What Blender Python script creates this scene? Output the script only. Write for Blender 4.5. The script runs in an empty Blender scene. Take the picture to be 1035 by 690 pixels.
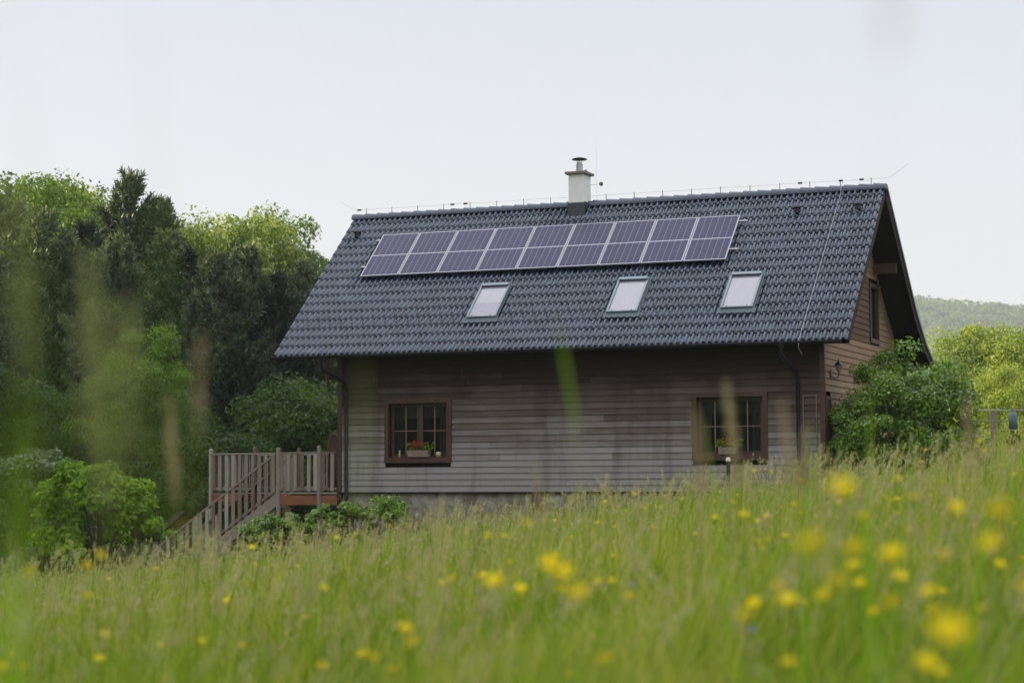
import bpy, math, random
import numpy as np
from mathutils import Vector, Matrix
random.seed(7); rng = np.random.default_rng(11)
scn = bpy.context.scene; COL = scn.collection
R = math.radians
# ------------------------------------------------------------------ camera frame (real place of the photographer)
FPX = 1996.0; CAM = np.array([21.82, -42.89, 0.455]); YAW, PITCH, ROLL = .3833, .0661, -.0057
RV = np.array([math.cos(YAW), math.sin(YAW), 0.]); FV = np.array([-math.sin(YAW), math.cos(YAW), 0.])
def at(px, py, v):            # a point v metres ahead, read off the photograph
    dx = (px-517.5)/FPX; dy = -(py-345)/FPX
    c, s = math.cos(ROLL), math.sin(ROLL); dx, dy = c*dx - s*dy, s*dx + c*dy
    f = math.cos(PITCH) - dy*math.sin(PITCH); z = math.sin(PITCH) + dy*math.cos(PITCH)
    p = CAM + FV*v + RV*(dx/f*v); p[2] = CAM[2] + z/f*v
    return p
def uv_of(x, y):
    dx = np.asarray(x)-CAM[0]; dy = np.asarray(y)-CAM[1]
    return dx*RV[0]+dy*RV[1], dx*FV[0]+dy*FV[1]
def sst(a, b, x):
    t = np.clip((np.asarray(x, float)-a)/(b-a), 0, 1); return t*t*(3-2*t)
def ground(x, y):
    u, v = uv_of(x, y)
    us = 16*np.tanh(u/16.0)
    g = CAM[2] - .93 - .009*np.clip(v, -5, 50) + .115*us + .03*np.minimum(us, 0)*sst(10, 40, v) + .015*np.clip(us, 0, 20)*sst(0, 25, v)-.06*sst(5,25,v)
    g = g + .05*np.sin(u*.9+v*.23)*np.sin(v*.31+1) + .03*np.sin(u*2.1-v*.8)
    back = sst(56, 74, v)                      # the valley behind the house
    g = g*(1-back) + back*(-3.2 + .012*np.clip(v-74, 0, 400) + .02*np.clip(us, -16, 16))
    hill = sst(27, 72, -u)*(37 - 11*sst(52, 74, v))*sst(-60, -25, v)*(1-sst(170, 260, v))  # unseen hill added left of view to keep sun off house and meadow
    return g + hill
def gz(p): return float(ground(p[0], p[1]))
# ------------------------------------------------------------------ objects
def link(o, parent=None):
    COL.objects.link(o)
    if parent: o.parent = parent
    return o
def tag(o, label=None, cat=None, group=None, kind=None):
    if label: o['label'] = label
    if cat: o['category'] = cat
    if group: o['group'] = group
    if kind: o['kind'] = kind
    return o
def thing(name, label, cat, loc=(0, 0, 0), group=None, rz=0):
    o = bpy.data.objects.new(name, None); link(o); o.location = loc; o.rotation_euler = (0, 0, rz)
    o.empty_display_size = .2
    return tag(o, label, cat, group)
def mesh_np(name, V, F, mat, smooth=False):
    me = bpy.data.meshes.new(name); V = np.asarray(V, dtype=np.float32); F = np.asarray(F, dtype=np.int32)
    n = F.shape[1]
    me.vertices.add(len(V)); me.vertices.foreach_set('co', V.ravel())
    me.loops.add(F.size); me.loops.foreach_set('vertex_index', F.ravel())
    me.polygons.add(len(F)); me.polygons.foreach_set('loop_start', np.arange(0, F.size, n, dtype=np.int32))
    me.polygons.foreach_set('loop_total', np.full(len(F), n, dtype=np.int32))
    if smooth: me.polygons.foreach_set('use_smooth', np.ones(len(F), dtype=bool))
    me.materials.append(mat); me.update(calc_edges=True)
    return me
class MB:
    def __init__(s): s.v = []; s.f = []; s.sm = []
    def add(s, vs, fs, smooth=False):
        b = len(s.v); s.v += [tuple(map(float, p)) for p in vs]; s.f += [tuple(b+i for i in f) for f in fs]; s.sm += [smooth]*len(fs)
        return s
    def box(s, x0, x1, y0, y1, z0, z1):
        v = [(x0,y0,z0),(x1,y0,z0),(x1,y1,z0),(x0,y1,z0),(x0,y0,z1),(x1,y0,z1),(x1,y1,z1),(x0,y1,z1)]
        return s.add(v, [(0,3,2,1),(4,5,6,7),(0,1,5,4),(1,2,6,5),(2,3,7,6),(3,0,4,7)])
    def beam(s, a, b, w, h, up=(0, 0, 1)):      # a bar from a to b, w wide, h high
        a = Vector(a); b = Vector(b); d = (b-a).normalized(); up = Vector(up)
        sx = d.cross(up).normalized()*w/2; sz = sx.cross(d).normalized()*h/2
        v = [a-sx-sz, a+sx-sz, a+sx+sz, a-sx+sz, b-sx-sz, b+sx-sz, b+sx+sz, b-sx+sz]
        return s.add(v, [(0,1,2,3),(7,6,5,4),(0,4,5,1),(1,5,6,2),(2,6,7,3),(3,7,4,0)])
    def tube(s, pts, rad, n=8, caps=True):
        pts = [Vector(p) for p in pts]; rad = rad if isinstance(rad, (list, tuple)) else [rad]*len(pts)
        vs = []; prev = None
        for i, p in enumerate(pts):
            d = (pts[min(i+1, len(pts)-1)]-pts[max(i-1, 0)]).normalized()
            ref = prev if prev is not None else (Vector((0, 0, 1)) if abs(d.z) < .9 else Vector((1, 0, 0)))
            a = (ref-d*ref.dot(d)).normalized(); prev = a; b = d.cross(a)
            for k in range(n):
                t = 2*math.pi*k/n; vs.append(p+(a*math.cos(t)+b*math.sin(t))*rad[i])
        fs = [(i*n+k, i*n+(k+1) % n, (i+1)*n+(k+1) % n, (i+1)*n+k) for i in range(len(pts)-1) for k in range(n)]
        s.add(vs, fs, True)
        if caps: s.add(vs[:n], [tuple(range(n-1, -1, -1))]); s.add(vs[-n:], [tuple(range(n))])
        return s
    def lathe(s, c, prof, n=16):
        vs = [(c[0]+r*math.cos(2*math.pi*k/n), c[1]+r*math.sin(2*math.pi*k/n), c[2]+z) for r, z in prof for k in range(n)]
        fs = [(i*n+k, i*n+(k+1) % n, (i+1)*n+(k+1) % n, (i+1)*n+k) for i in range(len(prof)-1) for k in range(n)]
        return s.add(vs, fs, True)
    def mesh(s, name, mat):
        me = bpy.data.meshes.new(name); me.from_pydata(s.v, [], s.f)
        me.polygons.foreach_set('use_smooth', s.sm); me.materials.append(mat); me.update(); return me
    def obj(s, name, mat, parent=None, bevel=0):
        o = link(bpy.data.objects.new(name, s.mesh(name, mat)), parent)
        if bevel:
            m = o.modifiers.new('b', 'BEVEL'); m.width = bevel; m.segments = 2; m.limit_method = 'ANGLE'
        return o
# ------------------------------------------------------------------ materials
def newmat(name):
    m = bpy.data.materials.new(name); m.use_nodes = True; nt = m.node_tree
    return m, nt, nt.nodes['Principled BSDF']
def N(nt, t, **k):
    n = nt.nodes.new(t)
    for a, b in k.items():
        if a == 'inp':
            for i, x in b.items(): n.inputs[i].default_value = x
        else: setattr(n, a, b)
    return n
def ramp(nt, fac, stops):
    r = N(nt, 'ShaderNodeValToRGB'); e = r.color_ramp.elements
    while len(e) < len(stops): e.new(.5)
    for i, (p, c) in enumerate(stops): e[i].position = p; e[i].color = (*c, 1)
    nt.links.new(fac, r.inputs[0]); return r.outputs[0]
def noise(nt, scale, detail=4, rough=.55, stretch=None, coord='Object', dist=0):
    tc = N(nt, 'ShaderNodeTexCoord'); v = tc.outputs[coord]
    if stretch:
        mp = N(nt, 'ShaderNodeMapping'); mp.inputs['Scale'].default_value = stretch; nt.links.new(v, mp.inputs[0]); v = mp.outputs[0]
    n = N(nt, 'ShaderNodeTexNoise', inp={'Scale': scale, 'Detail': detail, 'Roughness': rough, 'Distortion': dist}); nt.links.new(v, n.inputs['Vector'])
    return n.outputs['Fac']
def math2(nt, op, a, b, c=None):
    m = N(nt, 'ShaderNodeMath', operation=op)
    for i, x in enumerate((a, b, c)):
        if x is None: continue
        if isinstance(x, (int, float)): m.inputs[i].default_value = x
        else: nt.links.new(x, m.inputs[i])
    return m.outputs[0]
def mixc(nt, f, a, b, blend='MIX'):
    m = N(nt, 'ShaderNodeMix', data_type='RGBA', blend_type=blend)
    for i, x in ((0, f), (6, a), (7, b)):
        if isinstance(x, (int, float)): m.inputs[i].default_value = x
        elif isinstance(x, tuple): m.inputs[i].default_value = (*x, 1)
        else: nt.links.new(x, m.inputs[i])
    return m.outputs[2]
def bump(nt, p, h, dist=.01, strength=.6):
    b = N(nt, 'ShaderNodeBump', inp={'Strength': strength, 'Distance': dist}); nt.links.new(h, b.inputs['Height']); nt.links.new(b.outputs[0], p.inputs['Normal'])
def simple(name, c1, c2=None, rough=.6, scale=6, metal=0, stretch=None, spec=.5, bmp=0):
    m, nt, p = newmat(name); p.inputs['Roughness'].default_value = rough; p.inputs['Metallic'].default_value = metal
    p.inputs['Specular IOR Level'].default_value = spec
    f = noise(nt, scale, 5, .6, stretch)
    nt.links.new(ramp(nt, f, [(.3, c1), (.7, c2 or tuple(x*.7 for x in c1))]), p.inputs['Base Color'])
    if bmp: bump(nt, p, f, bmp)
    return m
def leafmat(name, cols, trans=.45, hi=1.6, scale=.35, rough=.5, coat=.25, nz=.7):
    # leaves: light and dark clumps by the plant's own growth, thin enough to let light through
    m, nt, p = newmat(name); nt.nodes.remove(p); out = nt.nodes['Material Output']
    g = N(nt, 'ShaderNodeNewGeometry'); oi = N(nt, 'ShaderNodeObjectInfo')
    f = noise(nt, scale, 3, .6)
    a = math2(nt, 'MULTIPLY', g.outputs['Random Per Island'], .55); b = math2(nt, 'MULTIPLY_ADD', f, nz, a)
    c = math2(nt, 'MULTIPLY_ADD', oi.outputs['Random'], .16, b); fac = math2(nt, 'SUBTRACT', c, .18+(nz-.7)/2)
    col = ramp(nt, fac, [(.1, cols[0]), (.5, cols[1]), (.9, cols[2])])
    d = N(nt, 'ShaderNodeBsdfDiffuse'); t = N(nt, 'ShaderNodeBsdfTranslucent'); gl = N(nt, 'ShaderNodeBsdfGlossy', inp={'Roughness': rough})
    nt.links.new(col, d.inputs[0]); tc = mixc(nt, 1.0, col, (hi, hi*.95, .55), 'MULTIPLY'); nt.links.new(tc, t.inputs[0])
    m1 = N(nt, 'ShaderNodeMixShader', inp={0: trans}); nt.links.new(d.outputs[0], m1.inputs[1]); nt.links.new(t.outputs[0], m1.inputs[2])
    fr = N(nt, 'ShaderNodeFresnel', inp={0: 1.4}); fm = math2(nt, 'MULTIPLY', fr.outputs[0], coat*.33)
    m2 = N(nt, 'ShaderNodeMixShader'); nt.links.new(fm, m2.inputs[0]); nt.links.new(m1.outputs[0], m2.inputs[1]); nt.links.new(gl.outputs[0], m2.inputs[2])
    nt.links.new(m2.outputs[0], out.inputs[0]); return m
M = {}
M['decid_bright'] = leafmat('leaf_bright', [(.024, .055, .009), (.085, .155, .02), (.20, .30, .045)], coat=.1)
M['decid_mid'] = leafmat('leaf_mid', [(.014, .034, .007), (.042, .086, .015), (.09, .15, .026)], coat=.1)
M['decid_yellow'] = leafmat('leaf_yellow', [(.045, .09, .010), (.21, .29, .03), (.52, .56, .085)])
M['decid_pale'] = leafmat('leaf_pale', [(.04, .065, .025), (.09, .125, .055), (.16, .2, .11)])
M['bush_dark'] = leafmat('leaf_bush', [(.026, .06, .005), (.11, .22, .014), (.32, .48, .045)], coat=.35, rough=.5, scale=.9)
M['bush_fresh'] = leafmat('leaf_fresh', [(.05, .11, .008), (.14, .26, .018), (.30, .45, .045)], coat=.5)
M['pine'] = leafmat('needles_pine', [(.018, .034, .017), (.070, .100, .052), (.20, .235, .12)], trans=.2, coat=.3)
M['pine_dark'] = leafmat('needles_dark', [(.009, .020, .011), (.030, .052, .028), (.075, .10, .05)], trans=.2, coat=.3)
M['grass'] = leafmat('grass_blades', [(.09, .155, .016), (.25, .33, .04), (.60, .56, .22)], trans=.5, hi=1.35, scale=.55, coat=.4, nz=1.0)
M['grass_green'] = leafmat('grass_fresh', [(.07, .19, .010), (.18, .35, .018), (.34, .48, .04)], trans=.5, hi=1.35, scale=.6, coat=.3, nz=.9)
M['seed'] = leafmat('seed_heads', [(.34, .30, .17), (.55, .48, .31), (.70, .62, .45)], trans=.35, hi=1.1, scale=1.5, coat=.1)
M['seed_green'] = leafmat('seed_heads_green', [(.20, .24, .10), (.34, .37, .17), (.48, .48, .26)], trans=.45, hi=1.2, scale=1.5, coat=.1)
M['seed_pink'] = leafmat('seed_heads_pink', [(.34, .27, .18), (.47, .38, .27), (.58, .48, .36)], trans=.35, hi=1.1, scale=1.5, coat=.1)
M['bark'] = simple('bark', (.11, .08, .06), (.05, .038, .03), .9, 9, stretch=(4, 4, .7), bmp=.03)
M['bark_pine'] = simple('bark_pine', (.15, .085, .06), (.08, .05, .038), .9, 7, stretch=(4, 4, .8), bmp=.03)
M['yellow'] = leafmat('petal_yellow', [(.72, .58, .012), (.86, .72, .02), (.95, .84, .05)], trans=.35, hi=1.0, coat=.5)
M['purple'] = leafmat('petal_violet', [(.22, .15, .5), (.3, .2, .6), (.38, .28, .7)], trans=.35, hi=1.0, coat=.1)
M['red'] = leafmat('petal_red', [(.5, .015, .03), (.65, .02, .04), (.75, .04, .06)], trans=.2, hi=1.0, coat=.1)
M['fur'] = simple('dark_paint', (.012, .012, .014), None, .4, 20)
M['dark_metal'] = simple('dark_metal', (.018, .02, .025), (.03, .032, .038), .38, 20, .6)
M['alu'] = simple('aluminium', (.44, .44, .49), (.38, .38, .43), .35, 30, .75)
M['wire'] = simple('wire', (.5, .48, .5), None, .45, 30, .6)
M['wire_white'] = simple('wire_white', (.42, .42, .45), None, .5, 30, .2)
M['render_white'] = simple('chimney_plaster', (.8, .8, .8), (.7, .7, .68), .85, 5, bmp=.004)
M['cap'] = simple('chimney_slab', (.24, .22, .18), (.14, .13, .10), .9, 8, bmp=.01)
M['lead'] = simple('flashing', (.055, .065, .085), (.04, .045, .06), .5, 12, .2)
M['zinc'] = simple('zinc_flashing', (.10, .125, .15), (.07, .09, .11), .4, 9, .5)
M['frame_grey'] = simple('skylight_frame', (.26, .30, .35), (.2, .24, .29), .35, 10, .5)
M['blind'] = simple('blind', (.72, .7, .74), (.66, .64, .68), .8, 6)
M['brown'] = simple('brown_stain', (.075, .030, .017), (.046, .019, .012), .55, 6, stretch=(1, 1, .4), bmp=.003)
M['brown_dark'] = simple('brown_dark', (.028, .014, .010), (.017, .009, .007), .7, 6, spec=.15, bmp=.003)
M['orange_wood'] = simple('orange_wood', (.25, .095, .035), (.13, .05, .022), .6, 5, stretch=(1, 3, .6), bmp=.003)
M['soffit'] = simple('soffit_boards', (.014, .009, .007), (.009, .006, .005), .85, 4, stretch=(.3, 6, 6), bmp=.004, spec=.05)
M['muntin'] = simple('muntin', (.25, .15, .11), (.16, .09, .07), .5, 8)
M['terracotta'] = simple('stone_planter', (.27, .21, .16), (.18, .14, .11), .8, 14, bmp=.004)
M['curtain'] = simple('curtain', (.055, .052, .048), (.03, .029, .027), .9, 5, stretch=(9, 1, .3))
M['black_room'] = simple('dark_room', (.03, .026, .022), (.02, .018, .015), .9, 2)
M['blue'] = simple('blue_plastic', (.02, .16, .32), (.02, .12, .26), .45, 9)
M['white'] = simple('white_paint', (.7, .7, .68), (.6, .6, .57), .5, 10)
M['amber'] = simple('candle_wax', (.5, .45, .2), (.4, .33, .12), .5, 8)
def m_tiles():
    m, nt, p = newmat('roof_tiles'); tc = N(nt, 'ShaderNodeTexCoord')
    # one tile = .30 wide and one course high: a slightly different tone each, with lichen and dust
    sp = N(nt, 'ShaderNodeAttribute', attribute_name='tile')
    wn = N(nt, 'ShaderNodeTexWhiteNoise', noise_dimensions='3D'); nt.links.new(sp.outputs['Vector'], wn.inputs['Vector'])
    n1 = noise(nt, .7, 5, .65); n2 = noise(nt, 14, 4, .7)
    c = ramp(nt, wn.outputs['Value'], [(0, (.008, .014, .032)), (.5, (.018, .029, .060)), (1, (.036, .054, .098))])
    c = mixc(nt, math2(nt, 'MULTIPLY', n1, .3), c, (.045, .052, .06)); c = mixc(nt, ramp(nt, n2, [(.55, (0, 0, 0)), (.8, (.3, .3, .3))]), c, (.075, .08, .075))
    nt.links.new(c, p.inputs['Base Color'])
    nt.links.new(math2(nt, 'MULTIPLY_ADD', n2, .18, .14), p.inputs['Roughness']); p.inputs['Specular IOR Level'].default_value = .95; p.inputs['Specular Tint'].default_value = (.86, .93, 1, 1)
    bump(nt, p, n2, .002, .3)
    return m
M['tiles'] = m_tiles()
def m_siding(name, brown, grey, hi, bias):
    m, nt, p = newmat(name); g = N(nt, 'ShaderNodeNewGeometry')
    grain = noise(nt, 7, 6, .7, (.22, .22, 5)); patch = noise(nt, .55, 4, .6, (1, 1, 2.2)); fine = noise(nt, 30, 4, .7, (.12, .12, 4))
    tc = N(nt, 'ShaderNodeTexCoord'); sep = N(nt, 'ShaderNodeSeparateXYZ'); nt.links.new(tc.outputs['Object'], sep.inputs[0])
    hz = math2(nt, 'MULTIPLY_ADD', sep.outputs['Z'], -.46, bias)          # rain silvers the low boards; eave shade painted into the high ones
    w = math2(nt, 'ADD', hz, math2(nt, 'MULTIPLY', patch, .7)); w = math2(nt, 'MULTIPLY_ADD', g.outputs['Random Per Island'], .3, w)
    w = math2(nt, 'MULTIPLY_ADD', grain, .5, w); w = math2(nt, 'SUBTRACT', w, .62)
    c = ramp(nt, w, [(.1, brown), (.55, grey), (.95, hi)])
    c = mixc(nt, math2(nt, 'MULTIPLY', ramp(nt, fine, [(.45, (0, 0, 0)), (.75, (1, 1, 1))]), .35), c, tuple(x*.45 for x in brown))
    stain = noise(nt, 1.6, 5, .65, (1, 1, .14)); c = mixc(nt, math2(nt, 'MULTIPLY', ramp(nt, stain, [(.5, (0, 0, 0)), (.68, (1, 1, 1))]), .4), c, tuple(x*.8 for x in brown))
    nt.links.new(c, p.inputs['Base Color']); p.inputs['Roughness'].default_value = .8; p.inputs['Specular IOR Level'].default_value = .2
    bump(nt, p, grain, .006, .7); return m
M['siding'] = m_siding('weathered_shaded_siding', (.038, .023, .018), (.138, .106, .096), (.285, .262, .268), 1.16)
M['siding_g'] = m_siding('gable_siding', (.27, .175, .115), (.38, .275, .19), (.47, .37, .28), 1.1)
def m_wood(name, a, b, c):
    m, nt, p = newmat(name); oi = N(nt, 'ShaderNodeObjectInfo')
    gr = noise(nt, 6, 5, .7, (4, 4, .5)); f = math2(nt, 'MULTIPLY_ADD', oi.outputs['Random'], .7, math2(nt, 'MULTIPLY', gr, .6))
    nt.links.new(ramp(nt, math2(nt, 'SUBTRACT', f, .12), [(.05, a), (.5, b), (.95, c)]), p.inputs['Base Color'])
    p.inputs['Roughness'].default_value = .8; bump(nt, p, gr, .004); return m
M['deck'] = m_wood('deck_wood', (.10, .06, .042), (.21, .17, .14), (.36, .33, .29))
M['old_wood'] = m_wood('old_wood', (.10, .065, .05), (.18, .12, .09), (.26, .2, .16))
def m_stone():
    m, nt, p = newmat('plinth_render'); n = noise(nt, 2.6, 9, .75, dist=.6); n2 = noise(nt, 14, 6, .75)
    c = ramp(nt, n, [(.38, (.13, .09, .06)), (.5, (.24, .22, .19)), (.62, (.36, .34, .31))]); c = mixc(nt, math2(nt, 'MULTIPLY', n2, .5), c, (.16, .13, .1))
    nt.links.new(c, p.inputs['Base Color']); p.inputs['Roughness'].default_value = .95; bump(nt, p, n2, .02); return m
M['stone'] = m_stone()
def m_ground():
    m, nt, p = newmat('meadow_soil'); n = noise(nt, .35, 6, .6); n2 = noise(nt, 3, 6, .7)
    c = ramp(nt, n, [(.3, (.06, .09, .025)), (.6, (.10, .14, .04)), (.8, (.14, .15, .06))]); c = mixc(nt, math2(nt, 'MULTIPLY', n2, .6), c, (.05, .07, .02))
    nt.links.new(c, p.inputs['Base Color']); p.inputs['Roughness'].default_value = 1; p.inputs['Specular IOR Level'].default_value = .1; bump(nt, p, n2, .08); return m
M['ground'] = m_ground()
def m_cells():
    # the panel lies in its own XY plane: 6 columns by 2 x 10 half cells with pale gaps
    m, nt, p = newmat('solar_cells'); tc = N(nt, 'ShaderNodeTexCoord'); sep = N(nt, 'ShaderNodeSeparateXYZ'); nt.links.new(tc.outputs['Object'], sep.inputs[0])
    def lines(out, off, pitch, w):
        a = math2(nt, 'DIVIDE', math2(nt, 'SUBTRACT', out, off), pitch); fr = math2(nt, 'FRACT', a, None)
        d = math2(nt, 'ABSOLUTE', math2(nt, 'SUBTRACT', fr, .5), None); return math2(nt, 'GREATER_THAN', d, .5-w/pitch/2)
    cw = (1.038-.06)/6; ch = (1.755-.08)/20
    l1 = lines(sep.outputs['X'], .03, cw, .011); l2 = lines(sep.outputs['Y'], .04, ch, .005)
    bb = lines(sep.outputs['X'], .03, cw/5, .0022)
    mid = math2(nt, 'LESS_THAN', math2(nt, 'ABSOLUTE', math2(nt, 'SUBTRACT', sep.outputs['Y'], .8775), None), .011)
    g = math2(nt, 'MAXIMUM', math2(nt, 'MULTIPLY', l1, .32), math2(nt, 'MULTIPLY', l2, .3)); g = math2(nt, 'MAXIMUM', g, math2(nt, 'MULTIPLY', bb, .12)); g = math2(nt, 'MAXIMUM', g, mid)
    oi = N(nt, 'ShaderNodeObjectInfo')
    base = ramp(nt, math2(nt, 'ADD', math2(nt, 'MULTIPLY', noise(nt, 2.5, 2), .6), math2(nt, 'MULTIPLY', oi.outputs['Random'], .4)), [(.2, (.010, .012, .058)), (.8, (.019, .018, .082))])
    nt.links.new(mixc(nt, g, base, (.7, .68, .78)), p.inputs['Base Color'])
    p.inputs['Roughness'].default_value = .22; p.inputs['Specular IOR Level'].default_value = .22; p.inputs['Coat Weight'].default_value = .1; p.inputs['Coat Roughness'].default_value = .08; return m
M['cells'] = m_cells()
def m_glass(name, tint, refl=1.0, dark=.85):
    m, nt, p = newmat(name); nt.nodes.remove(p); out = nt.nodes['Material Output']
    t = N(nt, 'ShaderNodeBsdfTransparent', inp={0: (*tint, 1)}); g = N(nt, 'ShaderNodeBsdfGlossy', inp={'Roughness': .03})
    fr = N(nt, 'ShaderNodeFresnel', inp={0: 1.55}); f = math2(nt, 'MULTIPLY', fr.outputs[0], refl)
    mx = N(nt, 'ShaderNodeMixShader'); nt.links.new(f, mx.inputs[0]); nt.links.new(t.outputs[0], mx.inputs[1]); nt.links.new(g.outputs[0], mx.inputs[2])
    nt.links.new(mx.outputs[0], out.inputs[0]); return m
M['glass'] = m_glass('window_glass', (.8, .85, .82)); M['sky_glass'] = m_glass('skylight_glass', (.95, .95, 1), 2.2)

# ------------------------------------------------------------------ ground sheet
def stretch_axis(lo, hi, n, k):
    t = np.linspace(-1, 1, n); s = np.sinh(k*t)/math.sinh(k); return np.where(s < 0, -s*lo, s*hi)
us = stretch_axis(-380, 1100, 220, 4.6); vs = stretch_axis(-320, 2600, 260, 5.2) + 20
UU, VV = np.meshgrid(us, vs); X = CAM[0]+UU*RV[0]+VV*FV[0]; Y = CAM[1]+UU*RV[1]+VV*FV[1]; Z = ground(X, Y)
nu, nv = len(us), len(vs); idx = np.arange(nu*nv).reshape(nv, nu)
Fq = np.stack([idx[:-1, :-1], idx[:-1, 1:], idx[1:, 1:], idx[1:, :-1]], -1).reshape(-1, 4)
g_ = link(bpy.data.objects.new('ground', mesh_np('ground', np.stack([X, Y, Z], -1).reshape(-1, 3), Fq, M['ground'], True))); tag(g_, kind='structure')

# ------------------------------------------------------------------ the house
H = thing('wooden_house', 'brown timber-clad house with a steep dark tiled roof above the meadow', 'house')
L0, L1 = 0.0, 11.92; XL, XR = -1.48, 12.63; PF = [(-.6466, 3.3091), (3.787, 7.2122)]; PB = [(9.75, 3.28), (8.6, 3.72), (7.3, 4.50), (3.787, 7.2122)]
YB = 8.3; CH = .147; VT = (PF[1][1]-PF[0][1])/(PF[1][0]-PF[0][0])
def interp_prof(P, s):
    acc = 0
    for a, b in zip(P, P[1:]):
        l = math.dist(a, b)
        if s <= acc+l+1e-6: t = (s-acc)/l; return (a[0]+(b[0]-a[0])*t, a[1]+(b[1]-a[1])*t), ((b[0]-a[0])/l, (b[1]-a[1])/l)
        acc += l
    return P[-1], ((P[-1][0]-P[-2][0])/math.dist(P[-1], P[-2]), (P[-1][1]-P[-2][1])/math.dist(P[-1], P[-2]))
def roof_len(P): return sum(math.dist(a, b) for a, b in zip(P, P[1:]))
def tile_slope(name, P, side):          # side=+1: outward normal faces -y
    Lr = roof_len(P); rows = 17 if side > 0 else round(Lr/.347); e = Lr/rows; wp = .15; n = int((XR-XL)/wp*10)
    xs = np.linspace(XL, XR, n+1); ph = ((xs-XR)/wp) % 1.0
    wave = np.where(ph < .56, 0.050*np.sin(np.pi*ph/.56)**.65, -.014*np.sin(np.pi*(ph-.56)/.44)**.5)
    V = []; F = []; T = []
    for r in range(rows):
        s0 = r*e; s1 = (r+1)*e + (.02 if r < rows-1 else 0)
        jit = rng.normal(0, .0018, int((XR-XL)/.3)+3)[((xs-XL)/.3).astype(int)]
        prof = [(s0+.035, -.034), (s0, -.002), (s0+.004, .013), (s0+.5*e, .004), (s1, -.012)]
        base = len(V)
        for k, (s, h) in enumerate(prof):
            (y, z), (ty, tz) = interp_prof(P, s); ny, nz = (-tz, ty) if side > 0 else (tz, -ty)
            for i, x in enumerate(xs):
                hh = h + (wave[i] if k else 0) + jit[i] - .028; V.append((x, y+ny*hh, z+nz*hh)); T.append((math.floor((x-XL)/.3), r, side))
        m = len(xs)
        for k in range(len(prof)-1):
            for i in range(n):
                q = (base+k*m+i, base+k*m+i+1, base+(k+1)*m+i+1, base+(k+1)*m+i); F.append(q if side > 0 else q[::-1])
    me = mesh_np(name, V, F, M['tiles']); at_ = me.attributes.new('tile', 'FLOAT_VECTOR', 'POINT'); at_.data.foreach_set('vector', np.array(T, dtype=np.float32).ravel())
    return me
front = link(bpy.data.objects.new('roof', tile_slope('roof', PF, 1)), H)
rear = link(bpy.data.objects.new('rear_roof', tile_slope('rear_roof', PB, -1)), H)
def on_roof(x, s, h=0):
    (y, z), (ty, tz) = interp_prof(PF, s); return Vector((x, y-tz*h, z+ty*h))
# slab of boards under the tiles, verge boards
def slab(P, d0, d1, x0, x1, side):
    mb = MB()
    pts = []; Lr = roof_len(P); acc = 0
    for i, p in enumerate(P):
        ts = []
        if i: ts.append(((P[i][0]-P[i-1][0]), (P[i][1]-P[i-1][1])))
        if i < len(P)-1: ts.append(((P[i+1][0]-P[i][0]), (P[i+1][1]-P[i][1])))
        tx = sum(t[0]/math.hypot(*t) for t in ts); tz = sum(t[1]/math.hypot(*t) for t in ts); l = math.hypot(tx, tz); tx /= l; tz /= l
        n = (-tz, tx) if side > 0 else (tz, -tx); pts.append((p, n))
    vs = []
    for (p, n) in pts:
        for x in (x0, x1):
            for d in (d0, d1): vs.append((x, p[0]-n[0]*d, p[1]-n[1]*d))
    fs = []
    for i in range(len(pts)-1):
        a = i*4; b = a+4
        for q in ((0, 1), (1, 3), (3, 2), (2, 0)): fs.append((a+q[0], a+q[1], b+q[1], b+q[0]))
    fs += [(0, 2, 3, 1), (len(vs)-4, len(vs)-3, len(vs)-1, len(vs)-2)]
    return mb.add(vs, fs)
rfp = [PF[0], (3.775, 7.2016)]; rbp = PB[:-1]+[(3.799, 7.203)]
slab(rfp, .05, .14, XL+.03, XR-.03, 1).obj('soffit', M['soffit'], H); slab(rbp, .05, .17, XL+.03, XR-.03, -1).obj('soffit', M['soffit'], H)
for x0, x1 in ((XR-.028, XR-.002), (XL+.002, XL+.028)):
    slab(rfp, .02, .15, x0, x1, 1).obj('bargeboard', M['brown_dark'], H); slab(rbp, .02, .24, x0, x1, -1).obj('bargeboard', M['brown_dark'], H)
slab([(PB[0][0]+.02, PB[0][1]-.01)]+PB[1:-1]+[(3.80, 7.215)], -.05, .03, XR-.001, XR+.03, -1).obj('verge_trim', M['zinc'], H)
# ridge caps, each stepped over the next
mb = MB(); k = 0; x = XL-.02
while x < XR-.05:
    vs = []; n = 9
    for xx, rr in ((x, .15), (min(x+.40, XR+.02), .112)):
        for j in range(n):
            t = math.pi*(j/(n-1))*1.16 - .08*math.pi; vs.append((xx, 3.787+rr*math.cos(t), 7.165+rr*math.sin(t)*.9))
    fs = [(j, j+1, n+j+1, n+j) for j in range(n-1)]; mb.add(vs, fs, True)
    for a in (0, n): mb.add([vs[a+j] for j in range(n)], [tuple(range(n))])
    x += .355
mb.obj('ridge_caps', M['tiles'], H)
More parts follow.
